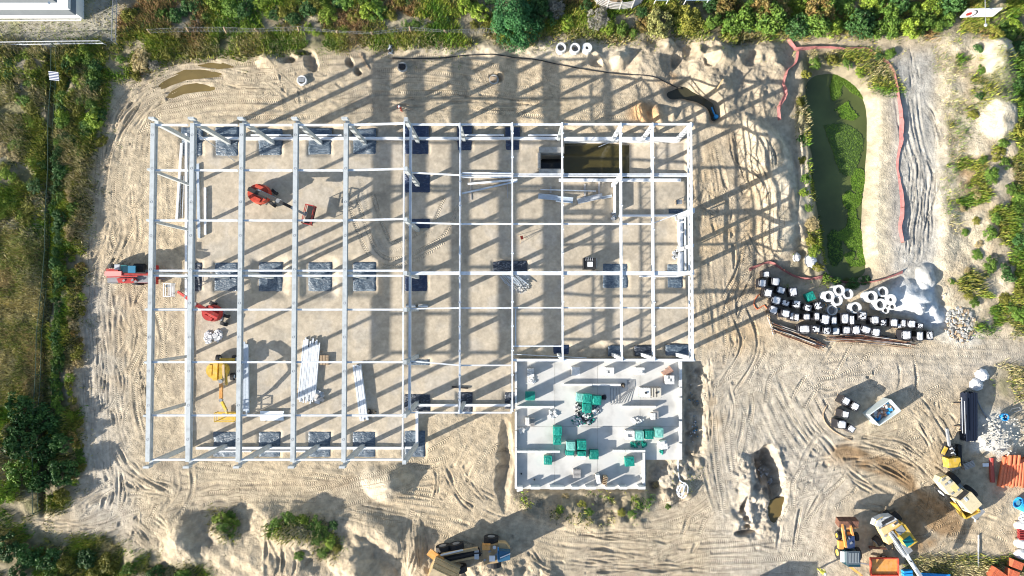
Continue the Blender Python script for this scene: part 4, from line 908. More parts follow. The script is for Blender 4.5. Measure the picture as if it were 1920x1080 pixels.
# ---------------- backhoe loader ----------------
x, y, z = G(1592, 1020); bh = thing('backhoe_loader', 'orange backhoe loader with ribbed grey cab roof and raised front arms', 'backhoe loader', (x, y, z))
Lb = lambda p, h: Vector((*[a - b for a, b in zip(W(p[0], p[1], h + z), (x, y))], h))
MB().box(Lb((1591, 1020), .9), (1.0, 4.4, .6)).build('chassis', GREY, bh)
MB().box(Lb((1593.5, 1015), 1.55), (.85, 1.5, .7), taper=.9).build('engine_hood', mat('navy_paint', (.03, .05, .12), .4), bh)
MB().box(Lb((1590, 1003), 1.4), (1.0, .7, .4)).build('radiator_cover', ORA, bh)
for a, b in (((1578, 981), (1586, 1026)), ((1594, 984), (1601, 1014))): MB().bar(Lb(a, 1.9), Lb(b, 1.6), .22, .3).build('loader_arm', ORA, bh)
MB().bar(Lb((1582, 990), 1.7), Lb((1608, 987), 1.7), .3, .3).build('loader_crossbar', ORA, bh)
MB().box(Lb((1588, 979), 1.6), (2.2, .8, .9), rx=.3).build('loader_bucket', RUST, bh)
MB().box(Lb((1576, 1021), 1.2), (.55, .9, .5)).build('step_box', ORA, bh)
for p, r in (((1572, 1004), .5), ((1604, 1006), .5), ((1573, 1036), .75), ((1607, 1038), .72)): q = Lb(p, r); wheel(bh, q.x, q.y, r, .4, math.pi / 2, YEL)
cb = MB().box(Lb((1596, 1046), 1.9), (1.45, 1.6, 1.5), taper=.92).build('cab', GLASS, bh)
rf = MB().box(Lb((1600, 1046), 2.72), (1.5, 1.45, .1)).build('cab_roof', mat('slate_paint', (.085, .11, .13), .6), cb)
for k in range(7): MB().box(Lb((1600, 1046), 2.80) + Vector((-.45 + k * .17, 0, 0)), (.07, 1.1, .05)).build('roof_rib', mat('rib_grey', (.20, .23, .25), .6), cb)
MB().box(Lb((1582, 1044), 1.7), (.7, 1.2, .12), ry=-.3).build('rear_mudguard', LGREY, bh)
MB().bar(Lb((1588, 1058), 1.6), Lb((1614, 1078), 2.4), .25, .3).build('backhoe_boom', ORA, bh)
MB().bar(Lb((1614, 1078), 2.4), Lb((1622, 1088), 1.0), .22, .3).build('backhoe_dipper', ORA, bh)
# ---------------- orange trailer ----------------
x, y, z = G(1649, 1056); tr = thing('skip_trailer', 'orange flat trailer with red rims in front of the excavator', 'trailer', (x, y, z))
MB().box((0, 0, .85), (3.0, 1.75, .14)).build('bed', ORA, tr)
for c, d in (((0, .95, 1.02), (3.2, .12, .34)), ((0, -.95, 1.02), (3.2, .12, .34)), ((1.56, 0, 1.02), (.1, 1.78, .34)), ((-1.56, 0, 1.02), (.1, 1.78, .34))): MB().box(c, d).build('side_board', ORED, tr)
for k in (-1, 1): wheel(tr, .3, k * .75, .38, .3, 0)
MB().box((-.1, -.2, .6), (2.6, 1.1, .3)).build('frame', GREY, tr); MB().bar((-1.5, .1, .7), (-2.6, .3, .7), .14, .12).build('drawbar', GREY, tr)
# ---------------- wheel loader ----------------
x, y, z = G(1797, 930); wl = thing('wheel_loader', 'cream wheel loader with open yellow bucket casting a broad shadow', 'wheel loader', (x, y, z))
Lw = lambda p, h: Vector((*[a - b for a, b in zip(W(p[0], p[1], h + z), (x, y))], h))
wa = ang(50, 58)
MB().box((0, 0, 1.0), (5.0, 1.4, .7), wa).build('chassis', GREY, wl)
MB().prism([Lw(q, 2.2)[:2] for q in ((1759, 903), (1763, 894), (1774, 890), (1805, 920), (1792, 933), (1778, 928))][::-1], 1.2, 2.5, inset=.05).build('engine_cover', CREAM, wl)
MB().cyl(Lw((1780, 904), 2.5), Lw((1780, 904), 3.0), .18, 8).build('exhaust_pipe', GREY, wl)
MB().box(Lw((1791, 915), 2.54), (.8, .7, .04), wa).build('vent_panel', mat('pale_yellow', (.62, .52, .22), .5), wl)
for p in ((1768, 921), (1786, 897), (1797, 941), (1818, 922)): q = Lw(p, .8); wheel(wl, q.x, q.y, .82, .6, wa)
MB().box(Lw((1800, 927), 2.2), (.5, 1.3, 1.5), wa).build('cab_window', BLK, wl)
cb = MB().box(Lw((1812, 939), 2.3), (1.9, 1.7, 1.8), wa, taper=.93).build('cab', CREAM, wl)
MB().box(Lw((1811, 936), 3.24), (.5, .28, .05), wa).build('roof_hatch', LGREY, cb)
bk = MB(); BP = [(1786, 942), (1795, 938), (1821, 960), (1834, 957), (1807, 971)]
A, B_, C_, D_ = [Lw(q, 1.3) for q in ((1787, 943), (1807, 970), (1833, 957), (1812, 930))]
for a, b in ((A, B_), (B_, C_), (C_, D_)): a = a.copy(); b = b.copy(); bk.bar(a, b, .16, .9)
bko = bk.build('bucket', YEL, wl)
MB().add([(q.x, q.y, .85) for q in (A, B_, C_, D_)], [(0, 1, 2, 3)]).build('bucket_floor', ORA, bko)
# ---------------- mini excavator ----------------
x, y, z = G(1782, 855); mx = thing('mini_excavator', 'small yellow excavator with black arm beside the black beams', 'excavator', (x, y, z))
Lm = lambda p, h: Vector((*[a - b for a, b in zip(W(p[0], p[1], h + z), (x, y))], h))
for k in (-.75, .75): MB().box((k, .2, .3), (.4, 2.4, .6)).build('track', BLK, mx)
MB().box(Lm((1785, 866), 1.2), (1.5, 1.15, 1.0), .1, taper=.9).build('body', YEL, mx)
MB().box(Lm((1788, 875), .8), (1.0, .5, .7), .4).build('counterweight', GREY, mx)
MB().box(Lm((1777, 843), 1.1), (1.1, 1.5, .5), -.4).build('cab', BLK, mx)
MB().box(Lm((1771, 845), 1.4), (.35, .9, .2), -.5).build('side_cover', YEL, mx)
for k in range(5): MB().tube([Lm((1780 + 1.2 * k, 838 + 4 * k), 1.5), Lm((1784 + 1.2 * k, 836 + 4 * k), 1.9), Lm((1788 + 1.2 * k, 840 + 4 * k), 1.5)], .07, 5).build('hose', LGREY if k % 2 else BLK, mx)
MB().bar(Lm((1780, 836), 1.5), Lm((1775, 803), 2.2), .22, .3).build('arm', GREY, mx)
# ---------------- dump truck on the bank ----------------
x, y, z = G(890, 1040); z = min(z, .3); dt = thing('dump_truck', 'orange articulated dump truck with tan tipping body standing crosswise', 'dump truck', (x, y, z))
Ld = lambda p, h: Vector((*[a - b for a, b in zip(W(p[0], p[1], h + z), (x, y))], h))
da = ang(80, -13)
MB().bar(Ld((832, 1052), 1.5), Ld((900, 1034), 1.5), .9, .5).build('rear_frame', BLK, dt)
MB().bar(Ld((828, 1040), 1.9), Ld((896, 1028), 1.9), .3, .35).build('frame_rail', TANP, dt); MB().bar(Ld((845, 1054), 1.8), Ld((896, 1043), 1.8), .2, .3).build('frame_rail', TANP, dt)
MB().bar(Ld((826, 1041), 2.15), Ld((868, 1031), 2.15), .15, .15).build('hydraulic_ram', WHITE, dt)
for p in ((831, 1028), (856, 1024), (921, 1011), (836, 1070), (862, 1066), (926, 1056)): q = Ld(p, .85); wheel(dt, q.x, q.y, .85, .65, da if p[0] < 900 else 0, GREY)
MB().prism([Ld(q, 1.8)[:2] for q in ((903, 1022), (934, 1019), (935, 1054), (907, 1058))][::-1], .9, 2.1, inset=.04).build('engine_deck', mat('dusty_tan', (.36, .25, .13), .7, var=.3), dt)
MB().box(Ld((912, 1025), 2.2), (.9, .6, .4)).build('engine_cover', ORA, dt); MB().cyl(Ld((927, 1026.5), 2.1), Ld((927, 1026.5), 2.7), .2, 10).build('air_filter', LGREY, dt)
MB().box(Ld((923, 1047), 2.25), (.65, .6, .25)).build('white_box', WHITE, dt)
cb = MB().prism([Ld(q, 2)[:2] for q in ((933, 1028), (957, 1030), (957, 1046), (934, 1051))][::-1], 1.0, 2.7, inset=.06).build('cab', mat('dark_blue_glass', (.03, .10, .18), .2), dt)
MB().bar(Ld((934, 1026), 2.6), Ld((934, 1052), 2.6), .12, .2).build('cab_frame', BLUEP, cb); MB().bar(Ld((938, 1046), 2.8), Ld((957, 1038), 2.8), .1, .08).build('wiper', WHITE, cb)
MB().prism([Ld(q, 1.5)[:2] for q in ((934, 1016), (948, 1017), (957, 1028), (935, 1027))][::-1], .9, 1.9).build('mudguard', TANP, dt)
tb = MB(); tb.bar(Ld((804, 1034), 2.2), Ld((829, 1053), 2.2), .8, .25); tb.build('tailgate', ORA, dt)
q = Ld((838, 1055), 1.2); MB().box((q.x - .1, q.y - .2, 3.5), (3.0, 1.5, 4.8), ang(29, 14)).build('tipping_body', mat('sand_paint', (.42, .33, .20), .7, var=.25), dt)
for k in range(4): MB().box((q.x - .1, q.y - .2, 1.6 + k * 1.3), (3.12, 1.62, .14), ang(29, 14)).build('body_rib', TANP, dt)
MB().prism([Ld(q, 1.2)[:2] for q in ((807, 1070), (820, 1062), (823, 1092), (806, 1092))][::-1], .5, 1.3).build('side_wing', TANP, dt)
MB().box(Ld((894, 1038), 1.6), (.5, 1.0, .8)).build('hydraulic_tank', LGREY, dt)
# ---------------- white skip ----------------
z0 = G(1660, 775)[2]; cs = [W(*p, 1.5 + z0) for p in ((1629.5, 778), (1669.5, 749), (1688.5, 770), (1648.5, 797.5))]
cx, cy = sum(c[0] for c in cs) / 4, sum(c[1] for c in cs) / 4
sk = thing('waste_skip', 'white open-topped waste container full of rubbish on the sand', 'waste container', (cx, cy, z0))
SKM = mat('skip_paint', (.62, .68, .66), .5, var=.08)
Q = [Vector((c[0] - cx, c[1] - cy, .8)) for c in cs]
for a, b in zip(Q, Q[1:] + Q[:1]): MB().bar(a, b, .09, 1.5).build('side_panel', SKM, sk)
MB().prism([(q.x * .97, q.y * .97) for q in Q][::-1], .02, .12).build('floor', SKM, sk)
rj = random.Random(8); m = {0: MB(), 1: MB(), 2: MB()}
for i in range(60):
    u, v = rj.uniform(.08, .92), rj.uniform(.12, .88); p = (Q[0] * (1 - u) + Q[1] * u) * (1 - v) + (Q[3] * (1 - u) + Q[2] * u) * v
    m[rj.choice([0, 0, 1, 2])].box((p.x, p.y, .35 + rj.random() * .35), (rj.uniform(.15, .45), rj.uniform(.1, .35), .25), rj.uniform(0, 3), rj.uniform(-.6, .6))
for k, mm, n in ((0, WFILM, 'white_rubbish'), (1, TIMBP, 'brown_rubbish'), (2, BLUEP, 'blue_rubbish')): m[k].build(n, mm, sk)['kind'] = 'stuff'
# ---------------- concrete rings ----------------
rings = [(1051, 94, 9.5, 6.6, .9, 'leftmost of three at the north edge'), (1077, 95, 9.5, 6.6, .9, 'middle one of three at the north edge'), (1099.5, 94, 9.5, 3, .8, 'narrow-holed right one of three at the north edge'),
         (1545, 556, 10.5, 6.2, 1.3, 'left one of the tight group of four in the pallet yard'), (1564, 545, 10.5, 6.2, 1.3, 'top one of the tight group of four in the pallet yard'), (1582.5, 551.5, 10, 6.5, 1.0, 'right one of the tight group of four in the pallet yard'), (1562.5, 563, 10.5, 6.5, 1.0, 'bottom one of the tight group of four in the pallet yard'),
         (1556.5, 581.5, 9.8, 7.8, .6, 'low one with a pale floor below the group of four'), (1597, 577.5, 11, 7.5, 1.0, 'single one standing right of the group of four'), (1624, 556.5, 11, 7, 1.3, 'leftmost of the right-hand group by the white heap'),
         (1646.5, 547.5, 10, 7, 1.1, 'top one of the right-hand group by the white heap'), (1661, 562, 10.3, 3.4, 1.2, 'narrow-holed one next to the white heap'), (1640.5, 571, 11, 7, 1.3, 'lowest large one of the right-hand group by the white heap'),
         (1654.5, 582, 6.2, 4.3, .8, 'left one of the two small rings'), (1667.5, 575, 6.2, 4.3, .8, 'right one of the two small rings')]
for (px, py, ro, ri, h, ds) in rings:
    x, y, z = G(px, py); ro_, ri_ = ro / 16.2, ri / 16.2
    t = thing('concrete_ring', 'pale concrete shaft ring, ' + ds, 'concrete ring', (x, y, z - .03), 0, 'concrete shaft rings')
    MB().ring((0, 0, 0), ro_, ri_, h, 28).build('ring_wall', BLOCK, t, True).data.polygons.foreach_set('use_smooth', [False] * (28 * 4))
    MB().cyl((0, 0, .02), (0, 0, .06), ri_ - .01, 16).build('ring_floor', GREY if ri > 5 else BLK, t)
for px, py, ds in ((567, 152, 'with a dark lid, sunk in the sand at the upper left'), (755, 127, 'open, sunk in a sandy hollow'), (926, 150, 'under a broken pallet in the sand')):
    x, y, z = G(px, py); t = thing('manhole', 'round concrete manhole ' + ds, 'manhole', (x, y, z - .05))
    MB().ring((0, 0, 0), .58, .42, .35, 20).build('rim', CONCD if px != 567 else BLOCK, t)
    MB().box((-.05, .05, .36), (.8, .55, .05), -.1).build('lid', {567: GREY, 755: BLK, 926: TIMB}[px], t)
# ---------------- pallet yard ----------------
yard = [(1437, 514, 13, 11, 0), (1430, 531, 14, 15, -5), (1455, 528, 15, 15, -6), (1441, 549, 15, 15, -12), (1465, 544, 15, 13, -20), (1488, 547, 15, 16, 10), (1456, 563, 16, 15, -15), (1473, 568, 15, 11, -20), (1494, 570, 15, 14, -5), (1451, 581, 15, 15, -18),
        (1474, 588, 15, 14, -8), (1486, 593, 9, 14, -8), (1494, 595, 9, 14, -4), (1515, 577, 14, 12, -15), (1535, 573, 14, 14, 20), (1513, 594, 12, 11, 0), (1532, 593, 10, 14, 0), (1548, 599, 17, 19, -10), (1564, 601, 11, 15, 0), (1585, 597, 14, 19, 0), (1597.5, 600, 10, 18, 0),
        (1509, 617, 22, 15, -2), (1531, 617, 14, 13, 0), (1551, 620, 15, 13, 0), (1568, 621, 14, 14, 0), (1588, 619, 15, 14, 0), (1606, 619, 15, 16, 8), (1624, 618, 19, 13, -18), (1643, 623, 16, 15, -8), (1618, 592, 15, 15, 0), (1641, 600, 16, 15, 0), (1657, 605, 12, 12, 0),
        (1677, 605, 14, 15, -4), (1694.5, 606, 9, 14, 0), (1687, 611, 8, 8, 0), (1710, 607, 15, 14, -5), (1726, 611, 11, 10, 0), (1700, 628, 18, 17, 0), (1725, 630, 13, 17, 0), (1744, 629, 12, 17, 0)]
rows = [(0, 'in the top left corner of the pallet yard'), (3, ''), ]
ry_ = random.Random(12)
def stack(px, py, w, h, rot, label, H=1.1, topm=WFILM, sidem=BFILM, group=None, base=None, cat='pallet', name='wrapped_pallet', style=0, z0=None):
    x, y, z = G(px, py) if z0 is None else (*W(px, py, z0), z0)
    x, y = W(px, py, z + H); t = thing(name, label, cat, (x, y, z), math.radians(rot), group)
    w /= 15.2; h /= 15.2
    for k in (-1, 0, 1): MB().box((0, k * h * .4, .07), (w, .1, .14)).build('pallet_bearer', TIMB, t)
    MB().box((0, 0, .14 + (H - .14) / 2), (w * 1.0, h * 1.0, H - .14), taper=.97).build('load', sidem, t)
    # film folded over the top: uneven sheet
    n = 6; vs_ = []; fs_ = []
    for j in range(n + 1):
        for i in range(n + 1):
            u, v = i / n - .5, j / n - .5; e = max(abs(u), abs(v)) > .49
            cut = 1 - .03 * (abs(u) > .3) * (abs(v) > .3)
            vs_.append((u * w * (1.0 if e else .96) * cut, v * h * (1.0 if e else .96) * cut, H + (.004 if not e else -.06) + ry_.uniform(0, .035)))
    for j in range(n):
        for i in range(n):
            if style == 1 and ry_.random() < .28: continue
            fs_.append((j * (n + 1) + i, j * (n + 1) + i + 1, (j + 1) * (n + 1) + i + 1, (j + 1) * (n + 1) + i))
    MB().add(vs_, fs_).build('film_top', topm, t)
    return t
def yard_label(i, a):
    px, py = a[0], a[1]
    row = 'top left' if py < 535 and px < 1500 else ('left' if px < 1480 and py < 590 else ('back row' if py < 586 else ('middle row' if py < 614 else 'front row')))
    return row
cnt = {}
order = sorted(range(len(yard)), key=lambda i: (yard_label(i, yard[i]), yard[i][0]))
lab = {}
for i in order: k = yard_label(i, yard[i]); cnt[k] = cnt.get(k, 0) + 1; lab[i] = (k, cnt[k])
for i, a in enumerate(yard):
    k, n = lab[i]; where = {'top left': 'from the left at the top left corner of the yard', 'left': 'from the left in the left cluster of the yard', 'back row': 'from the left in the back row beside the rings', 'middle row': 'from the left in the middle row of the yard', 'front row': 'from the left in the front row by the steel bars'}[k]
    half = a[2] < 13
    stack(*a, f"{'narrow ' if half else ''}white-topped black pallet, {ORD[n - 1]} {where}", ry_.uniform(.95, 1.45), group='white-topped pallets in the yard', style=1 if i in (8, 7, 13, 14, 22, 23, 29, 31, 36, 39) else 0)
stack(1520, 556, 15, 15, 25, 'bright teal wrapped pallet tilted among the black ones in the yard', .8, TEAL, TEAL)
for i, (px, py, w, h, r, ds) in enumerate([(1587, 752, 14, 14, -28, 'top left'), (1604, 762, 14, 14, -30, 'top right'), (1586, 777, 13, 13, -10, 'middle'), (1579, 796, 16, 15, -3, 'lower left'), (1597, 804, 13, 12, -35, 'lower right')]):
    stack(px, py, w, h, r, f'white-topped dark pallet left of the waste container, {ds} of the group of five', 1.7, group='five tall pallets left of the container')
# building slab goods
zS = ZS
tl = [(994, 743, 17, 15, 0, 'dark teal pallet against the left wall of the block building', TEAL, .9), (1087.5, 746, 12, 14, -6, 'pale teal pallet at the left end of the big teal cluster', TEALP, 1.3), (1101.5, 748, 15, 16, -4, 'teal pallet in the middle of the big cluster', TEAL, 1.4), (1119, 751, 16, 16, -4, 'creased teal pallet at the right end of the big cluster', TEAL, 1.4), (1101, 766, 15, 15, -2, 'square teal pallet below the middle of the big cluster', TEAL, 1.3),
      (1045.5, 808.5, 15, 16, 0, 'upper teal pallet of the pair left of centre', TEAL, 1.2), (1045, 826, 14, 15, 0, 'lower torn teal pallet of the pair left of centre', TEAL, .8), (1070.7, 837, 15, 15, 0, 'teal pallet with white spots, upper left of the square of four', TEALP, 1.2), (1091, 835, 16, 16, 0, 'teal pallet, upper right of the square of four', TEAL, 1.3),
      (1069, 850, 15, 8, 0, 'half teal half white pallet, lower left of the square of four', TEAL, 1.1), (1091, 851, 15, 8, 0, 'half teal half white pallet, lower right of the square of four', TEAL, 1.1), (1114, 853, 16, 16, 0, 'teal pallet right of the square of four', TEAL, .9), (1027.6, 863.5, 14, 15, 0, 'teal pallet under the lower left inner wall', TEAL, .9),
      (1181, 866, 16, 16, 5, 'torn teal pallet in the lower right room', TEAL, .9), (1199.5, 817.5, 15, 16, 0, 'white pallet with teal rim, second in the right-hand row', TEALP, 1.2), (1217.7, 815.7, 15, 15, 0, 'teal pallet, third in the right-hand row', TEAL, 1.2), (1236, 812, 15, 16, 0, 'greyish teal pallet at the right end of the right-hand row', TEALP, 1.3)]
for (px, py, w, h, r, ds, m_, H) in tl: stack(px, py, w, h, r, ds, H, m_, m_, 'teal wrapped pallets on the slab', z0=zS, style=1 if 'torn' in ds else 0)
for (px, py, w, h, r, ds, H) in [(1069, 857.5, 14, 7, 0, 'white block pallet against the lower left teal pallet', 1.0), (1091, 858.5, 14, 7, 0, 'white block pallet against the lower right teal pallet', 1.0), (1182, 816.6, 16, 16, 0, 'all-white pallet at the left end of the right-hand row', 1.2), (1245, 835, 13, 15, 8, 'white pallet with loose teal film in the right room', .9),
                                 (995, 699, 13, 15, 0, 'grey-white block pallet in the upper left corner room', .9), (1080, 696.5, 15.5, 15.5, 0, 'square pallet of white blocks, half in shade near the north wall', 1.2), (1143.5, 697, 16, 15, 0, 'pallet of white blocks, middle one below the north wall', 1.1), (1200.6, 696.5, 16, 14, 0, 'notched pallet of white blocks, right one below the north wall', 1.0),
                                 (1256.6, 712.5, 15.5, 16, 0, 'pallet of white blocks beside the east wall', 1.2), (989, 791, 7, 14, 0, 'white block stack beside slats near the left wall', 1.0), (1225, 781, 8, 12, 0, 'small pale block stack under the right inner wall', .6), (1122, 899, 7, 16, 8, 'white box leaning on the crate near the bottom wall', 1.0)]:
    x, y = W(px, py, zS + H); t = thing('block_pallet', ds, 'pallet', (x, y, zS), math.radians(r), 'pallets of white blocks on the slab'); w /= 16.2; h /= 16.2
    MB().box((0, 0, .06), (w, h, .12)).build('pallet', TIMB, t)
    nx2, ny2 = max(1, round(w / .25)), max(1, round(h / .33)); nl = 2
    for i in range(nx2):
        for j in range(ny2):
            hh = H - .12 - (rr.choice([0, 0, 0, 0, .2]) if nx2 * ny2 > 2 else 0)
            MB().box(((i + .5) / nx2 * w - w / 2, (j + .5) / ny2 * h - h / 2, .12 + hh / 2), (w / nx2 - .012, h / ny2 - .012, hh)).build('block', BLOCK, t)
def slats(px, py, w, h, rot, label, H=.14, n=7, m_=TIMB, z0=None, along='x'):
    x, y, z = G(px, py) if z0 is None else (*W(px, py, z0), z0)
    t = thing('timber_pallet', label, 'pallet', (x, y, z), math.radians(rot)); w /= 16; h /= 16
    for k in range(n):
        if along == 'x': MB().box((0, (k + .5) / n * h - h / 2, H), (w, h / n * .62, .05)).build('slat', m_, t)
        else: MB().box(((k + .5) / n * w - w / 2, 0, H), (w / n * .62, h, .05)).build('slat', m_, t)
    for k in (-1, 0, 1):
        if along == 'x': MB().box((k * w * .44, 0, H / 2 - .015), (.1, h, H - .05)).build('bearer', m_, t)
        else: MB().box((0, k * h * .44, H / 2 - .015), (w, .1, H - .05)).build('bearer', m_, t)
    return t
slats(1081, 886.5, 14, 16, 0, 'grey slatted pallet alone near the bottom of the slab', .5, 7, LT, zS)
slats(998, 791, 8, 14, 0, 'pallet of dark slats near the left wall of the block building', .6, 4, LT, zS, 'y')
slats(1250, 697, 20, 13, 38, 'pinkish timber pallet lying askew in the northeast room', .5, 6, TIMBP, zS)
slats(1228, 777, 10, 14, 0, 'pale slatted pallet under the right inner wall', .5, 5, LT, zS, 'y')
slats(609, 675, 17, 18, 0, 'brown timber pallets beside the long white bundle in the hall', .3, 6, TIMB, None, 'y')
slats(1811, 870, 20, 12, 20, 'grey slatted pallet right of the small yellow excavator', .6, 5, LT, None)
cr = thing('timber_crate', 'standing timber crate with open slats near the bottom wall', 'crate', (*W(1132, 897, zS), zS), math.radians(-10))
for k in range(5): MB().box((.0, -.4 + k * .2, .6), (.45, .07, 1.1)).build('slat', TIMB, cr)
for zz in (.15, 1.05): MB().box((.24, 0, zz), (.05, 1.0, .12)).build('batten', TIMB, cr)
for (px, m_, ds) in ((1211, BLOCK, 'white plastic liquid tank with black cap on the slab'), (1231, mat('beige_plastic', (.52, .48, .40), .5, var=.1), 'beige plastic liquid tank with dark bands on the slab')):
    x, y = W(px, 736.5, zS + 1.15); t = thing('liquid_tank', ds, 'tank', (x, y, zS), 0, 'two liquid tanks side by side')
    MB().box((0, 0, .65), (1.12, 1.08, 1.0), taper=.95).build('tank_body', m_, t); MB().cyl((0, 0, 1.15), (0, 0, 1.25), .13, 12).build('cap', BLK, t)
    MB().box((0, 0, .07), (1.16, 1.12, .14)).build('pallet', TIMB, t); m = MB()
    for k in range(5):
        a = -.56 + k * .28
        for s in (-1, 1): m.bar((a, s * .57, .1), (a, s * .57, 1.15), .03, .03); m.bar((s * .59, a, .1), (s * .59, a, 1.15), .03, .03)
    m.build('cage', GREY, t)
    if px == 1231:
        for k in (-.35, 0): MB().box((k, 0, 1.16), (.06, 1.0, .03)).build('band', BLK, t)
# loose heaps on the slab
def heap(px, py, rx, ry2, n, mats_, label, name, cat, z0=None, s=(.1, .35), H=.4, seed=1):
    rnd = random.Random(seed); x, y, z = G(px, py) if z0 is None else (*W(px, py, z0), z0)
    t = thing(name, label, cat, (x, y, z)); ms = [MB() for _ in mats_]
    for i in range(n):
        a, r = rnd.uniform(0, 6.28), math.sqrt(rnd.random()); k = rnd.randrange(len(mats_))
        ms[k].box((math.cos(a) * r * rx / 16, math.sin(a) * r * ry2 / 16, rnd.uniform(.05, H) * (1.1 - r)), (rnd.uniform(*s), rnd.uniform(*s) * .7, rnd.uniform(.08, .25)), rnd.uniform(0, 3), rnd.uniform(-.5, .5))
    for m, (mm, nn) in zip(ms, mats_): 
        if m.v: m.build(nn, mm, t)['kind'] = 'stuff'
    return t
heap(1082, 789, 9, 11, 40, [(TEAL, 'teal_film'), (WFILM, 'white_film'), (BLOCK, 'block_piece')], 'crumpled teal and white film heap below the big cluster, left', 'film_heap', 'rubbish heap', zS, seed=1)
heap(1101, 785, 12, 13, 45, [(TEAL, 'teal_film'), (BFILM, 'black_film'), (WFILM, 'white_film')], 'dark heap of teal film and blocks below the big cluster, right', 'film_heap', 'rubbish heap', zS, seed=2)
heap(1083, 768, 6, 14, 30, [(GREY, 'dark_piece'), (BLOCK, 'block_piece'), (BFILM, 'black_film')], 'dark tools and buckets left of the square teal pallet', 'tool_heap', 'tools', zS, seed=3, H=.7)
heap(1119, 767, 7, 9, 30, [(BLUEG, 'blue_piece'), (WFILM, 'white_piece'), (GREY, 'dark_piece')], 'white and blue scraps right of the square teal pallet', 'scrap_heap', 'rubbish heap', zS, seed=4)
heap(1132, 744, 4.5, 4.5, 20, [(BFILM, 'black_film')], 'black bag heap right of the teal cluster', 'black_bag', 'bag', zS, seed=5, H=.6)
heap(1190, 832, 8, 6, 26, [(TEAL, 'teal_film')], 'torn teal film under the right-hand row, left', 'film_heap', 'rubbish heap', zS, seed=6)
heap(1207, 832, 5, 6, 20, [(TEAL, 'teal_film')], 'torn teal film under the right-hand row, right', 'film_heap', 'rubbish heap', zS, seed=7)
heap(1240, 846, 3, 5, 12, [(TEAL, 'teal_film')], 'small teal film scrap beside the white pallet', 'film_heap', 'rubbish heap', zS, seed=8)
heap(1036, 776, 7, 7, 14, [(BLOCK, 'block_piece')], 'few loose white blocks right of the left inner wall', 'loose_blocks', 'blocks', zS, (.25, .5), .3, 9)
heap(980, 807, 6, 5, 9, [(BLOCK, 'block_piece')], 'loose white blocks in the doorway of the left wall', 'loose_blocks', 'blocks', zS, (.2, .5), .3, 10)
heap(1194, 788, 12, 5, 30, [(BLOCK, 'block_piece')], 'scattered broken white blocks in the right room', 'loose_blocks', 'blocks', zS, (.15, .35), .3, 11)
heap(1202, 740, 3, 6, 12, [(TEAL, 'teal_piece'), (GREY, 'dark_piece')], 'green tools left of the white tank', 'tool_heap', 'tools', zS, seed=12)
heap(997, 713, 6, 4, 12, [(BLOCK, 'block_piece')], 'loose white blocks below the corner pallet', 'loose_blocks', 'blocks', zS, (.2, .45), .3, 13)
heap(1205, 893, 4, 4, 10, [(BLOCK, 'block_piece')], 'loose white blocks at the lower right wall', 'loose_blocks', 'blocks', zS, (.2, .45), .4, 14)
heap(1168, 723, 3, 4, 14, [(BFILM, 'black_piece'), (TIMB, 'timber_piece')], 'black tools at the end of the middle inner wall', 'tool_heap', 'tools', zS, seed=15)
rb = thing('reinforcement_mesh', 'thin curved steel rods lying on the slab right of the teal cluster', 'steel rods', (*W(1165, 740, zS), zS))
for k in range(7):
    o = W(1165, 740, zS); f = lambda p: Vector((W(*p, zS)[0] - o[0], W(*p, zS)[1] - o[1], .04))
    MB().tube([f((1146 + 6 * k, 759 - k)), f((1163 + 4 * k, 745 - 2 * k)), f((1178 + 2 * k, 730 - k)), f((1176 + 2.2 * k, 712))], .03, 4).build('rod', GREY, rb)
for k in range(4): MB().tube([f((1144.5 + 5.5 * k, 727)), f((1144.5 + 5.5 * k, 757))], .03, 4).build('rod', GREY, rb)
# ---------------- bundles and members in the hall ----------------
def bundle_obj(name, label, cat, x0, y0, x1, y1, n, wpx, m_, part='bar', jit=.1, h=.16, lay_=2, z=.1, w=None, group=None):
    A = Vector(G((x0 + x1) / 2, (y0 + y1) / 2)); a = V(x0, y0, A.z + z); b = V(x1, y1, A.z + z); rnd = random.Random(int(x0 * 7 + y0))
    t = thing(name, label, cat, A, 0, group); d = (b - a); L_ = d.length; d.normalize(); s = Vector((-d.y, d.x, 0)); W_ = wpx / 16
    w = w or W_ / n * .9
    for l in range(lay_):
        for k in range(n):
            o = s * ((k + .5) / n * W_ - W_ / 2 + rnd.uniform(-.02, .02)); e0 = rnd.uniform(0, jit) * L_; e1 = rnd.uniform(0, jit) * L_
            p = a + o + d * e0 - A; q = b + o - d * e1 - A; p.z = q.z = z + l * (h + .01); tw = s * rnd.uniform(-.05, .05) * (jit * 4)
            MB().bar(p, q + tw, w, h).build(part, m_, t)
    for f in (.2, .8):
        p = a + d * L_ * f - A; MB().box((p.x, p.y, .03), (.12, W_ * 1.3, .1), math.atan2(d.y, d.x)).build('bearer', TIMB, t)
    return t
bundle_obj('purlin_bundle', 'large loose bundle of long white steel members in the hall', 'steel bundle', 586, 633, 575, 757, 13, 32, STEEL, jit=.16, lay_=2)
bundle_obj('purlin_bundle', 'narrow bundle of white steel members left of the middle wall', 'steel bundle', 670, 683, 684, 790, 4, 15, STEEL, jit=.08, lay_=3)
bundle_obj('purlin_bundle', 'bluish bundle of steel sections right of the third roof beam', 'steel bundle', 461, 640, 462, 782, 4, 12, GALV, jit=.1, lay_=2)
bundle_obj('panel_stack', 'flat stack of bright white sheets between the third and fourth beams', 'sheet stack', 488, 779, 533, 779, 4, 18, mat('bright_sheet', (.70, .76, .80), .35), 'sheet', jit=.04, lay_=3, h=.06)
bundle_obj('precast_member', 'long white beam lying just left of the second roof beam', 'beam', 341, 269, 332, 411, 1, 4, WHITE, 'beam', jit=0, lay_=1, h=.3)
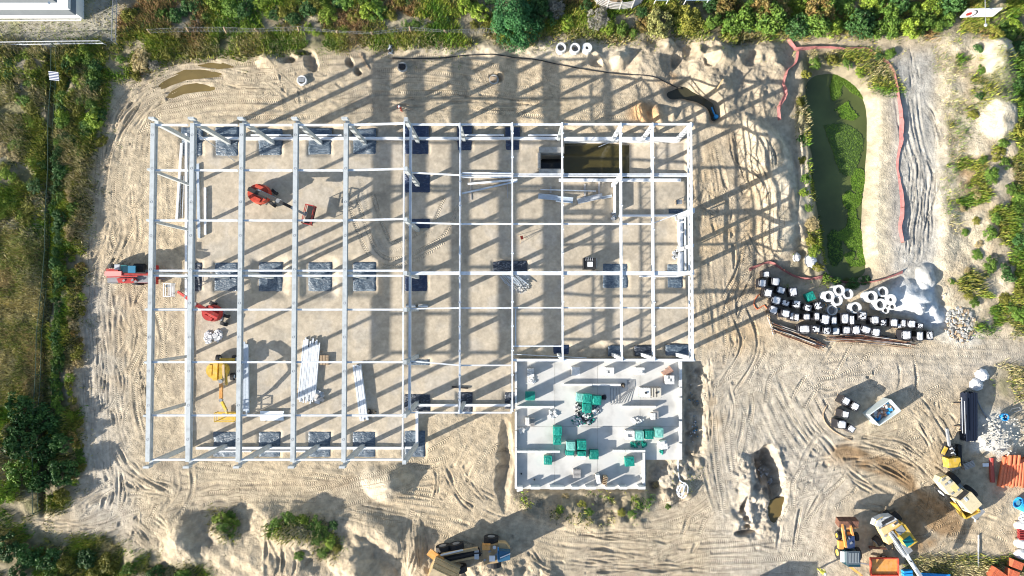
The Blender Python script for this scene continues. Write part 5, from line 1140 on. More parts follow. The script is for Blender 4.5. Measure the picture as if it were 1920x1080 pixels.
bundle_obj('precast_member', 'long grey double pipe lying just right of the second roof beam', 'beam', 371, 306, 373.5, 448, 2, 5, GALV, 'pipe', jit=.02, lay_=1, h=.2)
bundle_obj('precast_member', 'short white beam on the sand right of the second roof beam', 'beam', 385, 352, 385.5, 440, 1, 4, WHITE, 'beam', jit=0, lay_=1, h=.3)
for i, (a, b, w, m_, ds) in enumerate([((867, 323.5), (958, 324), 2, STEEL, 'topmost of the white members across the second truss'), ((864, 329), (958, 330), 2, STEEL, 'second of the white members across the second truss'), ((866, 333), (958, 333), 2.2, STEEL, 'third of the white members across the second truss'),
                                       ((877, 345), (970, 337), 4, WHITE, 'thick white beam resting on the two timbers'), ((866, 363), (970, 340), 3.4, GALV, 'bluish beam slanting over the two timbers'),
                                       ((1013, 355.5), (1117, 358.5), 2, STEEL, 'thin white bar above the two grey channels')]):
    bundle_obj('steel_member', ds, 'steel member', *a, *b, 1, w, m_, 'bar', 0, .14, 1, .25)
for px, y0, y1, ds in ((882, 321, 375, 'left'), (951, 345, 371, 'right')): bundle_obj('bearing_timber', f'bearing timber under the white members, {ds} one', 'timber', px, y0, px + 1, y1, 1, 2, LT, 'timber', 0, .1, 1, .05)
def channel(label, cx, cy, l, w, rot, m_=GALV):
    t = thing('steel_channel', label, 'steel channel', G(cx, cy, .15), math.radians(rot), 'grey steel channels in the hall')
    l /= 16; w /= 16; MB().box((0, 0, .02), (l, w, .05)).build('web', m_, t)
    for k in (-1, 1): MB().box((0, k * w / 2, .1), (l, .05, .22)).build('flange', m_, t)
channel('grey steel channel left of the third truss', 1027, 370, 36, 9, -5); channel('grey steel channel under the third truss', 1058, 375, 32, 10, -5)
channel('wide pale steel channel right of the third truss', 1106, 373, 48, 9, 13, LGREY); channel('short steel channel tip pointing at the basement wall', 1137, 370, 20, 4, 12)
for px, y0, y1 in ((1032, 350, 362), (1096, 345, 370), (1123, 340, 364)): bundle_obj('bearing_timber', 'short timber near the grey channels, ' + {1032: 'left', 1096: 'middle', 1123: 'right'}[px] + ' one', 'timber', px, y0, px, y1, 1, 4, LT, 'timber', 0, .12, 1, .05)
ld = thing('ladder', 'dark aluminium ladder lying beside the long white beam', 'ladder', G(342, 370, .05))
o = Vector(G(342, 370, .05)); f = lambda p: Vector((V(*p)[0] - o.x, V(*p)[1] - o.y, .06))
for dx in (-2.2, 2.2): MB().bar(f((342.5 + dx, 330)), f((340 + dx, 410)), .07, .08).build('rail', LGREY, ld)
for k in range(12): MB().bar(f((340 - k * .2 + .3, 334 + k * 6.6)), f((344.6 - k * .2, 334 + k * 6.6)), .05, .05).build('rung', TIMB, ld)
gs = thing('generator', 'black generator with a white box on top beside the fourth truss', 'generator', G(1104, 495), 0)
MB().box((0, 0, .7), (1.5, 1.35, 1.3), taper=.92).build('housing', BLK, gs); MB().box((0, -.12, 1.38), (.62, .56, .08)).build('top_box', WHITE, gs)
for k in range(4): MB().bar((-.5 + k * .25, .3, 1.36), (-.45 + k * .25, .7, 1.4), .06, .05).build('strap', LGREY, gs)
MB().tube([(.75, .6, 1.1), (.85, .1, .9), (.7, -.6, .9)], .04, 5).build('hose', LGREY, gs)
for px, py, ds in ((392, 632, 'left'), (409, 629, 'right')):
    heap(px, py, 8, 9, 26, [(WFILM, 'white_pack')], f'{ds} of two broken white packages below the red boom lift', 'white_package', 'package', seed=px, s=(.3, .6), H=.5)
heap(597, 743, 10, 9, 34, [(LT, 'timber_piece'), (LGREY, 'steel_piece')], 'jumbled sticks at the foot of the large white bundle', 'timber_heap', 'timber heap', seed=33, s=(.1, .9), H=.5)
for px in (771, 794): 
    t = thing('concrete_block', f"grey-blue concrete block with white edge, {'left' if px < 780 else 'right'} one by the middle wall", 'concrete block', G(px, 573), 0); MB().box((0, 0, .15), (1.15, .4, .4), taper=.97).build('block_body', CONCD, t); MB().box((0, -.1, .365), (1.1, .2, .03)).build('block_top', WHITE, t)
sb = thing('steel_offcuts', 'fan of thin steel offcuts on the gravel in the hall centre', 'steel rods', G(953, 528, .02))
for k in range(16):
    a = -.9 + rr.uniform(-.25, .25); x = -1.0 + k * .14; l = rr.uniform(.9, 1.9); MB().bar((x, .8 - rr.uniform(0, .3), .1 + k * .015), (x + math.cos(a) * l, .8 + math.sin(a) * l, .12 + k * .015), .06, .05).build('rod', GALV, sb)
st_ = thing('survey_tripod', 'red-topped survey post on thin legs in the middle of the hall', 'tripod', G(978, 448), 0)
MB().cyl((0, 0, 0), (0, 0, 1.5), .04, 6).build('pole', TIMB, st_); MB().box((0, 0, 1.5), (.3, .4, .2), .2).build('head', ORED, st_)
for a in (.2, 2.3, 4.4): MB().cyl((math.cos(a) * .6, math.sin(a) * .6, 0), (0, 0, 1.35), .025, 5).build('leg', TIMB, st_)
wr = thing('welding_table', 'small dark timber frame table near the east wall', 'table', G(1272, 380), .05)
MB().box((0, 0, .5), (.85, .5, .06)).build('table_top', GREY, wr)
for i in (-1, 1):
    MB().box((i * .4, 0, .55), (.1, .6, .1)).build('edge', TIMB, wr)
    for j in (-1, 1): MB().box((i * .4, j * .2, .25), (.07, .07, .48)).build('leg', TIMB, wr)
for px, py, dx, dy, ds in ((1150, 405, 0, 0, 'grey tool heap at the foot of the short wall'), (1265, 477, 0, 0, 'grey tool heap at the east wall column')):
    heap(px, py, 5, 9, 22, [(LGREY, 'grey_piece'), (GREY, 'dark_piece')], ds, 'tool_heap', 'tools', seed=px)
bundle_obj('timber_beam', 'dark short beam lying above the black sheet at the first truss', 'beam', 847, 725.5, 878, 728, 1, 3, BLK, 'beam', 0, .15, 1, .1)
heap(693, 772, 12, 5, 24, [(BLK, 'black_piece'), (TIMB, 'timber_piece')], 'dark scraps at the lower end of the narrow white bundle', 'scrap_heap', 'rubbish heap', seed=77)
# brown steel bars at the pallet yard
def bars(label, pts, n, wd, seed):
    rnd = random.Random(seed); A = Vector(G(*pts[1])); t = thing('steel_bar_pile', label, 'steel bars', A)
    for k in range(n):
        o = rnd.uniform(-wd, wd); u0, u1 = sorted((rnd.uniform(0, .35), rnd.uniform(.6, 1))); P = []
        for q in range(3):
            u = u0 + (u1 - u0) * q / 2; i = min(int(u * (len(pts) - 1)), len(pts) - 2); f = u * (len(pts) - 1) - i
            p = V(pts[i][0] * (1 - f) + pts[i + 1][0] * f, pts[i][1] * (1 - f) + pts[i + 1][1] * f + o, A.z); P.append(p - A + Vector((0, rnd.uniform(-.05, .05), .08 + rnd.uniform(0, .35))))
        MB().tube(P, rnd.choice([.03, .04, .06]), 4).build('bar', rnd.choice([RUST, RUST, TIMB, BLK, LT]), t)
bars('rusty steel bars fanned out below the left end of the pallet yard', [(1442, 612), (1470, 622), (1510, 636), (1548, 651)], 46, 9, 5)
bars('rusty steel bars along the front row of pallets', [(1545, 632), (1590, 633), (1650, 637), (1715, 648)], 50, 8, 6)
bars('upright tangle of brown rods at the left corner of the pallet yard', [(1438, 590), (1442, 600), (1446, 612), (1450, 628)], 16, 4, 7)
# right side materials
bundle_obj('steel_beams', 'stack of long dark navy beams standing by the white rubble', 'steel beams', 1812, 733, 1812, 826, 5, 21, mat('navy_steel', (.010, .015, .03), .6, spec=.2), 'beam', jit=.05, lay_=4, h=.28, w=.2)
t = bundle_obj('edge_boards', 'thin white battens tied over the dark navy beams', 'battens', 1806, 745, 1808, 818, 2, 10, LGREY, 'batten', jit=.1, lay_=1, h=.04, z=1.36, w=.07)
pp = thing('pipe_stack', 'stack of orange-red clay pipes at the right edge', 'pipes', G(1893, 885))
o = Vector(G(1893, 885)); rp = random.Random(3)
for k in range(11):
    for l in range(2):
        x0 = 1877 + k * 5.6 + l * 2; p = V(x0 + 6 - k * .5, 857 + rp.uniform(-3, 5), .25 + l * .42) - o; q = V(x0 - 4 + k * .4, 912 + rp.uniform(-4, 3), .25 + l * .42) - o; p.z = q.z = .22 + l * .4
        po = MB().cyl(p, q, .19, 10).build('pipe', PIPE, pp)
        MB().cyl(p, p + (q - p) * .06, .24, 10).build('socket', PIPE, po)
for k in range(3): p = V(1894 + 8 * k, 853, .9) - o; q = V(1892 + 8 * k, 872, .9) - o; p.z = q.z = 1.0; MB().cyl(p, q, .2, 10).build('pipe', PIPE, pp)
sp = thing('clay_pipe', 'single orange-red pipe lying left of the pipe stack', 'pipe', G(1857, 880)); o = Vector(G(1857, 880))
p = V(1855, 857) - o; q = V(1858, 903) - o; MB().cyl((p.x, p.y, .3), (q.x, q.y, .3), .26, 12).build('pipe_body', mat('dull_red_pipe', (.36, .07, .05), .5), sp); MB().cyl((p.x, p.y, .3), (p.x, p.y - .4, .3), .33, 12).build('socket', RED, sp)
t = thing('white_board', 'small white board on the ground left of the single pipe', 'board', G(1846, 871), .05); MB().box((0, 0, .15), (.7, .38, .08)).build('board_panel', WHITE, t); MB().box((0, 0, .06), (.6, .3, .1)).build('board_support', TIMB, t)
hc = thing('hose_coil', 'bright blue hose coil on its side below the orange pipes', 'hose coil', G(1908, 943), ang(10, 5)); m = MB()
for k in range(7):
    m.tube([(k * .15 - .5, math.cos(a) * .62, .7 + math.sin(a) * .62) for a in np.linspace(0, 6.28, 18)], .09, 6)
m.build('coil', BLUEP, hc); MB().cyl((-.5, 0, .7), (-.42, 0, .7), .3, 12).build('inner_coil', BLUEG, hc)
t = thing('blue_bucket', 'small blue drum among the white rubble', 'drum', G(1879, 781), 0); MB().ring((0, 0, 0), .42, .34, .5, 16).build('drum_wall', BLUEP, t); MB().cyl((0, 0, .02), (0, 0, .1), .33, 12).build('drum_base', BLUEG, t)
MB().tube([(.2, .1, .5), (1.0, .9, .1), (1.9, 1.1, .1), (2.1, .8, .1), (1.0, .5, .1), (.3, -.1, .4)], .04, 5).build('cable', GREY, t)
pe = thing('white_pipe_bundle', 'white pipes with dark round ends under the blue hose', 'pipes', G(1910, 962), ang(10, 4))
for j in range(2):
    for k in range(3): MB().ring((0, 0, 0), .24, .17, 1.2, 14).build('pipe', WHITE, pe).matrix_local = Matrix.Translation((.1 + j * .1, -.5 + k * .5, .3 + j * .46)) @ Matrix.Rotation(math.pi / 2, 4, 'Y')
for py, w, ds in ((984, 1.2, 'upper one right of the blue pallet gap'), (1017, 1.3, 'middle one above the orange tiles'), (1038, 1.3, 'lowest one above the orange tiles')):
    t = thing('white_bag', f'white wrapped block at the right edge, {ds}', 'wrapped block', G(1914, py), 0, 'white blocks at the right edge'); MB().dome((0, 0, 0), (.95, w * .5), .9, 12, 4, jag=.06, seed=py).build('bag_body', WFILM, t, True); MB().box((0, 0, .06), (1.6, 1.0, .12)).build('pallet', TIMB, t)
rt2 = thing('roof_tile_rack', 'dark red corrugated pieces stacked at the right edge', 'tiles', G(1914, 998))
for k in range(6): MB().box((0, -.5 + k * .2, .4 + .05 * (k % 2)), (1.2, .12, .5), 0, 0, .5).build('sheet', mat('dark_red', (.25, .03, .03), .6), rt2)
def tiles(label, px, py, w, h, rot, nx3, ny3):
    t = thing('tile_pallet', label, 'tile pallet', G(px, py), math.radians(rot), 'pallets of orange clay tiles'); w /= 16; h /= 16
    MB().box((0, 0, .07), (w, h, .12)).build('pallet', TIMB, t)
    for i in range(nx3):
        for j in range(ny3): MB().box(((i + .5) / nx3 * w - w / 2, (j + .5) / ny3 * h - h / 2, .55 + rp.uniform(-.02, .02)), (w / nx3 * .72, h / ny3 * .97, .82)).build('tile', TILE, t)
tiles('pallet of orange clay tiles, upper of three at the lower right', 1897, 1054, 20, 14, -20, 9, 1); tiles('pallet of orange clay tiles, lower right of three', 1890, 1071, 20, 14, -20, 9, 1); tiles('pallet of orange clay tiles, left of three at the lower right', 1863, 1075, 28, 20, -35, 10, 2)
# big white sacks
sk_ = [(1493, 482, .55, .65, 'small white sack on the bank above the pallet yard'), (1520, 489, .85, .95, 'large split white sack on the bank above the pallet yard'), (1840, 703, .9, .9, 'upper round white sack above the navy beams'), (1829, 721, .95, .9, 'lower round white sack above the navy beams'), (1722, 578, .8, .9, 'pale sack on the white heap beside the rings')]
for px, py, rx, ry3, ds in sk_:
    t = thing('bulk_sack', ds, 'sack', G(px, py), 0, 'large white sacks'); MB().dome((0, 0, 0), (rx * .85, ry3 * .85), .62, 18, 6, jag=.14, seed=px).build('sack_body', WFILM, t, True)
    m = MB(); m.tube([(-rx * .4, 0, .9), (-.1, .1, 1.1), (rx * .4, .05, .85)], .04, 5); m.build('lifting_loop', LGREY, t)
# people
def person(label, px, py, rz, top, legs, pose=0, z0=None):
    x, y, z = G(px, py); t = thing('person', label, 'person', (x, y, z), rz)
    V_ = [(0, 0, .95), (0, .0, 1.2), (0, 0, 1.42), (0, .02, 1.52), (-.1, 0, .9), (-.12, .08, .5), (-.13, .0, .07), (-.13, .14, .04), (.1, 0, .9), (.12, -.02, .5), (.14, -.12, .07), (.14, .03, .04), (-.19, 0, 1.4), (-.27, .12, 1.15), (-.2, .34, 1.05), (.19, 0, 1.4), (.28, .05, 1.12), (.22, .28, 1.0)]
    E_ = [(0, 1), (1, 2), (2, 3), (0, 4), (4, 5), (5, 6), (6, 7), (0, 8), (8, 9), (9, 10), (10, 11), (2, 12), (12, 13), (13, 14), (2, 15), (15, 16), (16, 17)]
    R_ = [.15, .15, .14, .06, .10, .075, .05, .04, .10, .075, .05, .04, .07, .05, .035, .07, .05, .035]
    me_ = bpy.data.meshes.new('body'); me_.from_pydata(V_, E_, [])
    o = bpy.data.objects.new('body', me_); C.objects.link(o); o.parent = t; me_.materials.append(top)
    o.modifiers.new('s', 'SKIN')
    for i, r in enumerate(R_): me_.skin_vertices[0].data[i].radius = (r, r)
    me_.skin_vertices[0].data[0].use_root = True
    o.modifiers.new('d', 'SUBSURF').levels = 1
    m = MB(); m.dome((0, .03, 1.6), (.095, .11), .15, 10, 5); m.dome((0, .03, 1.6), (.095, .11), -.12, 10, 5); m.build('head', SKIN, t, True)
    MB().dome((0, .02, 1.66), (.13, .15), .14, 12, 4).build('hard_hat', legs, t, True)
    return t
person('person in orange jacket standing above the top of the middle wall', 753, 207, 2.5, ORED, WHITE)
person('person in yellow jacket near the bottom edge left of the backhoe loader', 1535, 1066, .5, mat('hi_vis_yellow', (.6, .6, .08), .6), WHITE)
# hoses
def hose(label, pts, r, m_, name='hose', cat='hose'):
    P = catmull([W(*p) for p in pts], .4); t = thing(name, label, cat, (*P[0], 0)); z = [float(gh(*p)) for p in P]; z = np.convolve(np.pad(z, 3, 'edge'), np.ones(7) / 7, 'valid')
    MB().tube([(p[0] - P[0][0], p[1] - P[0][1], max(zz, float(gh(*p))) + r * .8) for p, zz in zip(P, z)], r, 6).build('hose_line', m_, t)
hose('long black hose snaking across the sand north of the hall', [(736, 109), (770, 111), (830, 109), (880, 104), (930, 104), (970, 109), (1010, 114), (1060, 124), (1120, 134), (1170, 141), (1220, 148), (1255, 158), (1290, 164)], .06, BLK)
hose('tangled white hose coil outside the lower right corner of the slab', [(1272, 862), (1271, 880), (1274, 900), (1283, 905), (1288, 912), (1280, 932), (1271, 925), (1278, 908), (1284, 904), (1276, 925), (1269, 918), (1276, 906), (1280, 912), (1276, 932), (1268, 922), (1271, 910)], .07, WHITE)
hose('thin brown hose curling round the five tall pallets', [(1550, 760), (1543, 775), (1546, 790), (1560, 806), (1580, 818), (1595, 826)], .06, TIMB)
hose('thin orange hose between sand ruts left of the pallet yard', [(1430, 550), (1419, 555), (1413, 570), (1420, 580), (1432, 572), (1441, 585)], .06, PIPE)
hose('dark cable across the white rubble at the right', [(1826, 735), (1842, 775), (1858, 800), (1866, 812)], .09, GREY, 'cable', 'cable')
hose('grey cable from the hall to the basement pump', [(1150, 262), (1128, 270), (1110, 278), (1108, 283)], .05, WHITE)
hose('black hose on the slab in the northwest room', [(975.5, 678), (977, 690), (979, 702), (982, 708), (988, 708)], .05, BLK)
# solar panel, billboard, ring frame
x, y, z = G(120, 152); t = thing('solar_panel', 'tilted striped solar panel on a pole in the green strip', 'solar panel', (x, y, z), -.1)
MB().cyl((0, 0, -.2), (0, 0, 1.7), .05, 6).build('pole', LGREY, t); p = MB().box((0, 0, 1.75), (1.15, 1.0, .06), rx=.35).build('panel', mat('panel_navy', (.03, .05, .12), .3), t)
for k in range(6): MB().box((0, -.42 + k * .165, 1.80 + (-.42 + k * .165) * .36), (1.15, .05, .02), rx=.35).build('stripe', WHITE, p)
bl = thing('billboard', 'white billboard with a red oval and black arc seen from above', 'billboard', (0, 0, 0))
zb = 3.4; A, B_, C_, D_ = V(1800, 33, zb - .9), V(1862, 31, zb - .9), V(1880, 16, zb + .5), V(1815, 18, zb + .5)
nrm = (B_ - A).cross(D_ - A).normalized()
pn = MB().add([A, B_, C_, D_, A - nrm * .12, B_ - nrm * .12, C_ - nrm * .12, D_ - nrm * .12], [(0, 1, 2, 3), (7, 6, 5, 4), (0, 4, 5, 1), (1, 5, 6, 2), (2, 6, 7, 3), (3, 7, 4, 0)]).build('board', WHITE, bl)
def bp_(u, v, k=.01): return A + (B_ - A) * u + (D_ - A) * v + nrm * k
ell = [bp_(.16 + .09 * math.cos(a), .45 + .22 * math.sin(a), .02) for a in np.linspace(0, 6.28, 20)[:-1]]
MB().add(ell, [tuple(range(len(ell)))]).build('red_oval', RED, pn)
i_, o_ = [], []
for a in np.linspace(-1.5, 1.6, 16): i_.append(bp_(.20 + .15 * math.cos(a), .48 + .40 * math.sin(a), .015)); o_.append(bp_(.20 + .20 * math.cos(a), .48 + .48 * math.sin(a), .015))
MB().add(i_ + o_, [(k, k + 1, 17 + k, 16 + k) for k in range(15)]).build('black_arc', BLK, pn)
for px in (1820, 1862): MB().cyl(V(px, 26, zb - .6), V(px - 6 * 0, 30, -.2), .1, 8).build('post', GREY, bl)
MB().cyl(V(1847, -5, 4.5), V(1848, 46, 4.0), .04, 6).build('lamp_arm', GREY, bl); MB().dome(V(1848, 47, 4.0), (.2, .2), .15, 10, 3).build('lamp_head', LGREY, bl)
rg = thing('timber_ring', 'round paddock of curved wooden rails among the top bushes', 'timber ring', (0, 0, 0)); c = V(1158, -6, 0); c.z = 0
for k in range(6):
    r = 2.55 - k * .0; zz = .35 + k * .42
    pts = [(c.x + math.cos(a) * (3.1 + .0 * k), c.y + math.sin(a) * (1.75 + .02 * k), zz) for a in np.linspace(math.pi * 1.02, math.pi * 2.0, 22)]
    MB().tube(pts, .065, 5).build('rail', LT, rg)
for a in np.linspace(math.pi * 1.05, math.pi * 1.97, 7): MB().cyl((c.x + math.cos(a) * 3.16, c.y + math.sin(a) * 1.82, 0), (c.x + math.cos(a) * 3.16, c.y + math.sin(a) * 1.82, 2.8), .08, 6).build('post', LT, rg)
t = thing('garden_shed', 'blue and white roofed shed beyond the curved wooden rails', 'shed', (*W(1148, 2), 0)); MB().box((0, 0, .9), (1.9, 1.0, 1.8)).build('wall', TIMB, t); MB().box((0, 0, 1.9), (2.0, 1.1, .1), rx=.1).build('roof', LGREY, t); MB().box((0, -.1, 1.99), (1.9, .2, .05), rx=.1).build('roof_stripe', GLASS, t)
for px, w, ds in ((1235, 1.6, 'left one, pale blue'), (1300, 2.9, 'right one, wide pale blue with ribs')):
    t = thing('garden_pavilion', f'blue garden canopy behind the top hedge, {ds}', 'canopy', (*W(px, 3), 0)); r_ = MB().box((0, 0, 2.1), (w, 1.5, .1), rx=.2).build('roof', mat('pale_blue', (.32, .45, .62), .5), t)
    for i in (-1, 1):
        for j in (-1, 1): MB().cyl((i * w * .45, j * .6, 0), (i * w * .45, j * .6, 2.0 + j * .12), .05, 6).build('post', WHITE, t)
    if px == 1300:
        for k in range(5): MB().box((-1.2 + k * .6, 0, 2.18), (.06, 1.5, .05), rx=.2).build('rib', WHITE, r_)
t = thing('blue_crate_stack', 'bright blue crate pieces behind the trailer at the bottom edge', 'crates', G(1697, 1074), .1)
for k in range(3): MB().box((0, -.35 + k * .35, .4), (1.0, .25, .6)).build('crate', BLUEP, t)
t = thing('blue_sheet', 'long blue sheet beside the excavator arm at the bottom edge', 'sheet', G(1750, 1079), 0); MB().box((0, 0, .35), (3.4, .7, .1), -.05).build('sheet_panel', BLUEP, t); MB().box((0, 0, .15), (3.0, .4, .3), -.05).build('support', TIMB, t)
t = thing('marker_pole', 'long white pole lying upright below the loader bucket', 'pole', G(1832, 1030), 0); MB().bar((0, -2.0, .15), (.1, 1.7, .15), .1, .1).build('pole_shaft', LGREY, t)
t = thing('marker_pole', 'short white pole lying beside the loader bucket', 'pole', G(1825, 968), 0); MB().bar((-.1, .8, .2), (.1, -.6, .2), .09, .1).build('pole_shaft', WHITE, t)
t = thing('pipe_outlet', 'blue pump hose end in the dark flooded trench', 'pump', G(1334, 212, .2), 0); MB().tube([(-.1, .6, .6), (.15, 0, .5), (.5, -.5, .3)], .1, 8).build('hose', BLUEP, t); MB().cyl((.5, -.5, 0), (.5, -.5, .5), .25, 10).build('pump_body', BLUEP, t)
t = thing('timber_post', 'orange-brown post leaning at the end of the flooded trench', 'post', G(1346, 162), 0); MB().bar((-.4, -.7, .5), (.4, .6, .9), .14, .1).build('post_shaft', TANP, t)
bundle_obj('survey_rail', 'two crossed thin rails lying in the sand below the top left bushes', 'rails', 671, 97, 692, 130, 2, 3, TIMB, 'rail', .1, .06, 1, .1)
heap(732, 92, 4, 10, 24, [(LGREY, 'grey_piece'), (BLK, 'dark_piece')], 'grey scrap heap at the start of the black hose', 'scrap_heap', 'rubbish heap', seed=91, s=(.1, .4), H=.5)
heap(1560, 575, 30, 8, 40, [(TIMB, 'timber_piece'), (BLUEG, 'blue_piece'), (WFILM, 'white_piece')], 'scattered scraps on the dark ground between rings and pallets', 'scrap_heap', 'rubbish heap', seed=92, s=(.05, .25), H=.15)
heap(1434, 895, 24, 45, 160, [(CONCD, 'rubble_piece'), (LGREY, 'grey_piece')], 'pale rubble pieces in the dug hole at the lower centre right', 'rubble', 'rubble', seed=93, s=(.06, .3), H=.2)
heap(1302, 790, 10, 100, 150, [(CONCD, 'rubble_piece'), (WFILM, 'white_scrap'), (BLUEG, 'blue_scrap')], 'small rubble and film scraps in the trench right of the slab', 'rubble', 'rubble', seed=94, s=(.05, .22), H=.15)
STONE = mat('pale_stone', (.50, .48, .43), .9, var=.2)
heap(1800, 610, 30, 34, 160, [(STONE, 'white_stone'), (CONCD, 'grey_stone'), (TIMB, 'brown_stone')], 'scattered white stones at the right end of the pallet yard', 'stone_scatter', 'stones', seed=95, s=(.08, .5), H=.25)
heap(1880, 815, 42, 40, 150, [(STONE, 'white_stone'), (CONCD, 'grey_stone')], 'white broken rubble field above the orange pipes', 'stone_scatter', 'stones', seed=96, s=(.05, .2), H=.08)
heap(975, 532, 18, 20, 150, [(CONCD, 'grey_stone'), (BLOCK, 'white_stone')], 'pile of coarse pale gravel in the middle of the hall', 'gravel_pile', 'gravel', seed=97, s=(.05, .16), H=.3)

x, y = W(1400, 1122, 0); t = thing('site_container', 'flat-roofed site container just beyond the bottom edge casting its shade on the sand', 'container', (x, y, 0))
MB().box((0, 0, 1.35), (3.4, 2.2, 2.5)).build('container_body', LGREY, t); MB().box((0, 0, 2.63), (3.5, 2.3, .06)).build('roof', WHITE, t)
for k in range(8): MB().box((-1.5 + k * .43, 1.12, 1.35), (.1, .05, 2.3)).build('wall_rib', GREY, t)

for a_, b_ in (((1040, 679), (1040, 912)), ((1120, 679), (1120, 912)), ((1200, 679), (1200, 842)), ((970, 800), (1272, 800))):
    p, q = V(*a_, ZS), V(*b_, ZS); p.z = q.z = ZS + .004; MB().bar(p, q, .05, .006).build('pour_joint', CONCD, bb)

# small working details on the machines: lamps, grab rails, hoses, plates
def rel(t_): return lambda p, h: Vector((*[a - b for a, b in zip(W(p[0], p[1], h + t_.location.z), t_.location[:2])], h))
for t_, f_, h_, pts_ in ((ex, Le, 2.62, ((1650, 990), (1660, 1005), (1681, 981))), (wl, Lw, 2.58, ((1768, 900), (1774, 908), (1786, 925), (1798, 918))), (bh, Lb, 1.95, ((1591, 1010), (1596, 1018))), (dt, Ld, 2.15, ((918, 1034), (930, 1040), (909, 1050))), (th, Lt, 1.6, ((232, 526), (248, 525), (254, 528)))):
    f_ = rel(t_)
    for p_ in pts_: MB().box(f_(p_, h_), (.3, .22, .06), .6).build('vent_plate', GREY, t_)
for t_, f_, pth in ((ex, Le, [(1672, 1000), (1686, 1018), (1697, 1036), (1708, 1054)]), (bh, Lb, [(1583, 984), (1585, 1000), (1589, 1012)]), (wl, Lw, [(1790, 938), (1798, 950), (1806, 954)]), (dt, Ld, [(840, 1047), (862, 1043), (884, 1037), (902, 1036)]), (th, Lt, [(230, 510), (250, 510.5), (272, 511)])):
    f_ = rel(t_)
    for k in range(3): MB().tube([f_((a_[0] + k * 1.3, a_[1] + k * .8), (2.4 if t_ is not ex else 3.2 + .5 * i_) + .1 * math.sin(i_ + k)) for i_, a_ in enumerate(pth)], .035, 5).build('hydraulic_hose', BLK, t_)
for t_, f_, cs_, h_ in ((wl, Lw, [(1760, 904), (1764, 895), (1774, 891)], 2.9), (ex, Le, [(1640, 985), (1643, 976), (1655, 969)], 2.8)):
    f_ = rel(t_); MB().tube([f_(c, h_) for c in cs_], .04, 5).build('grab_rail', YEL, t_)
# ---------------- vegetation ----------------
def leaf_mat(name, rough=.6):
    m = mat(name, (0, 0, 0), rough, attr='leaf', randv=.22, spec=.25)
    return m
LEAF = leaf_mat('foliage')
def np_mesh(name, verts, faces_n, k, cols, m_, per='POINT'):
    me_ = bpy.data.meshes.new(name); n = len(verts); me_.vertices.add(n); me_.vertices.foreach_set('co', verts.astype(np.float32).ravel())
    me_.loops.add(n); me_.loops.foreach_set('vertex_index', np.arange(n, dtype=np.int32)); me_.polygons.add(n // k); me_.polygons.foreach_set('loop_start', np.arange(0, n, k, dtype=np.int32))
    me_.update(calc_edges=True); c = me_.color_attributes.new('leaf', 'FLOAT_COLOR', 'POINT')
    c.data.foreach_set('color', np.concatenate([np.repeat(cols, k, 0), np.ones((n, 1))], 1).astype(np.float32).ravel()); me_.materials.append(m_); return me_
R_ = np.random.RandomState
def crown(seed, n=2600, lumps=26, leaf=.20, flat_=.75, cols=((.07, .12, .025), (.13, .17, .04)), spiky=0.0, hole=.2):
    """a crown of unit radius: leaf faces spread over many uneven lumps"""
    r = R_(seed); a = r.rand(lumps) * 6.283; q = np.sqrt(r.rand(lumps)) * .86; z = (1 - q) * flat_ * r.uniform(.3, 1, lumps) + .25
    c = np.stack([np.cos(a) * q, np.sin(a) * q, z], 1); s = r.uniform(.09, .32, lumps); li = r.randint(0, lumps, n)
    d = r.normal(size=(n, 3)); d[:, 2] = np.abs(d[:, 2]) * .9 - .25; d /= np.linalg.norm(d, axis=1)[:, None]
    p = c[li] + d * s[li][:, None] * r.uniform(.55, 1.08, n)[:, None]
    nn = d + r.normal(size=(n, 3)) * .55; nn /= np.linalg.norm(nn, axis=1)[:, None]
    t = np.cross(nn, r.normal(size=(n, 3))); t /= np.linalg.norm(t, axis=1)[:, None] + 1e-9; b = np.cross(nn, t)
    l = leaf * r.uniform(.5, 1.2, n)[:, None]; w = l * (.55 - .35 * spiky)
    v = np.stack([p - t * l * .5, p - b * w * .5 + t * l * .05, p + t * l * .5, p + b * w * .5 + t * l * .05], 1).reshape(-1, 3)
    lum = r.uniform(.0, 1, lumps)[li] * .6 + r.rand(n) * .4; c0, c1 = np.array(cols[0]), np.array(cols[1])
    cc = c0 * (1 - lum[:, None]) + c1 * lum[:, None]
    return np_mesh('crown', v, n, 4, cc, LEAF)
pal = {'green': ((.05, .12, .018), (.17, .26, .04)), 'dark': ((.018, .06, .018), (.08, .17, .04)), 'olive': ((.12, .13, .02), (.30, .28, .05)), 'yellow': ((.16, .17, .04), (.36, .35, .13)), 'grey': ((.16, .155, .12), (.30, .28, .23)), 'rust': ((.12, .13, .03), (.32, .20, .07)), 'lime': ((.10, .18, .015), (.30, .38, .05)), 'dry': ((.26, .20, .09), (.48, .39, .20))}
CR = {}
for i, (k, c) in enumerate(pal.items()):
    CR[k] = [crown(100 + i * 5 + j, 3000, 34 + 9 * j, .15, .7, c, spiky=.6 if k in ('grey', 'dry') else 0) for j in range(3)]
CR['big'] = [crown(7, 14000, 90, .085, .9, ((.02, .085, .03), (.06, .19, .05)))]
tm = MB(); tm.cyl((0, 0, -.3), (.03, .02, .42), .07, 7, .04)
for a in range(5): tm.cyl((.02, .01, .3), (math.cos(a * 1.25) * .45, math.sin(a * 1.25) * .45, .6 + .1 * (a % 2)), .035, 5, .012)
TRK = tm.build('trunk', BARK); TM_ = TRK.data; bpy.data.objects.remove(TRK)
rv_ = random.Random(31)
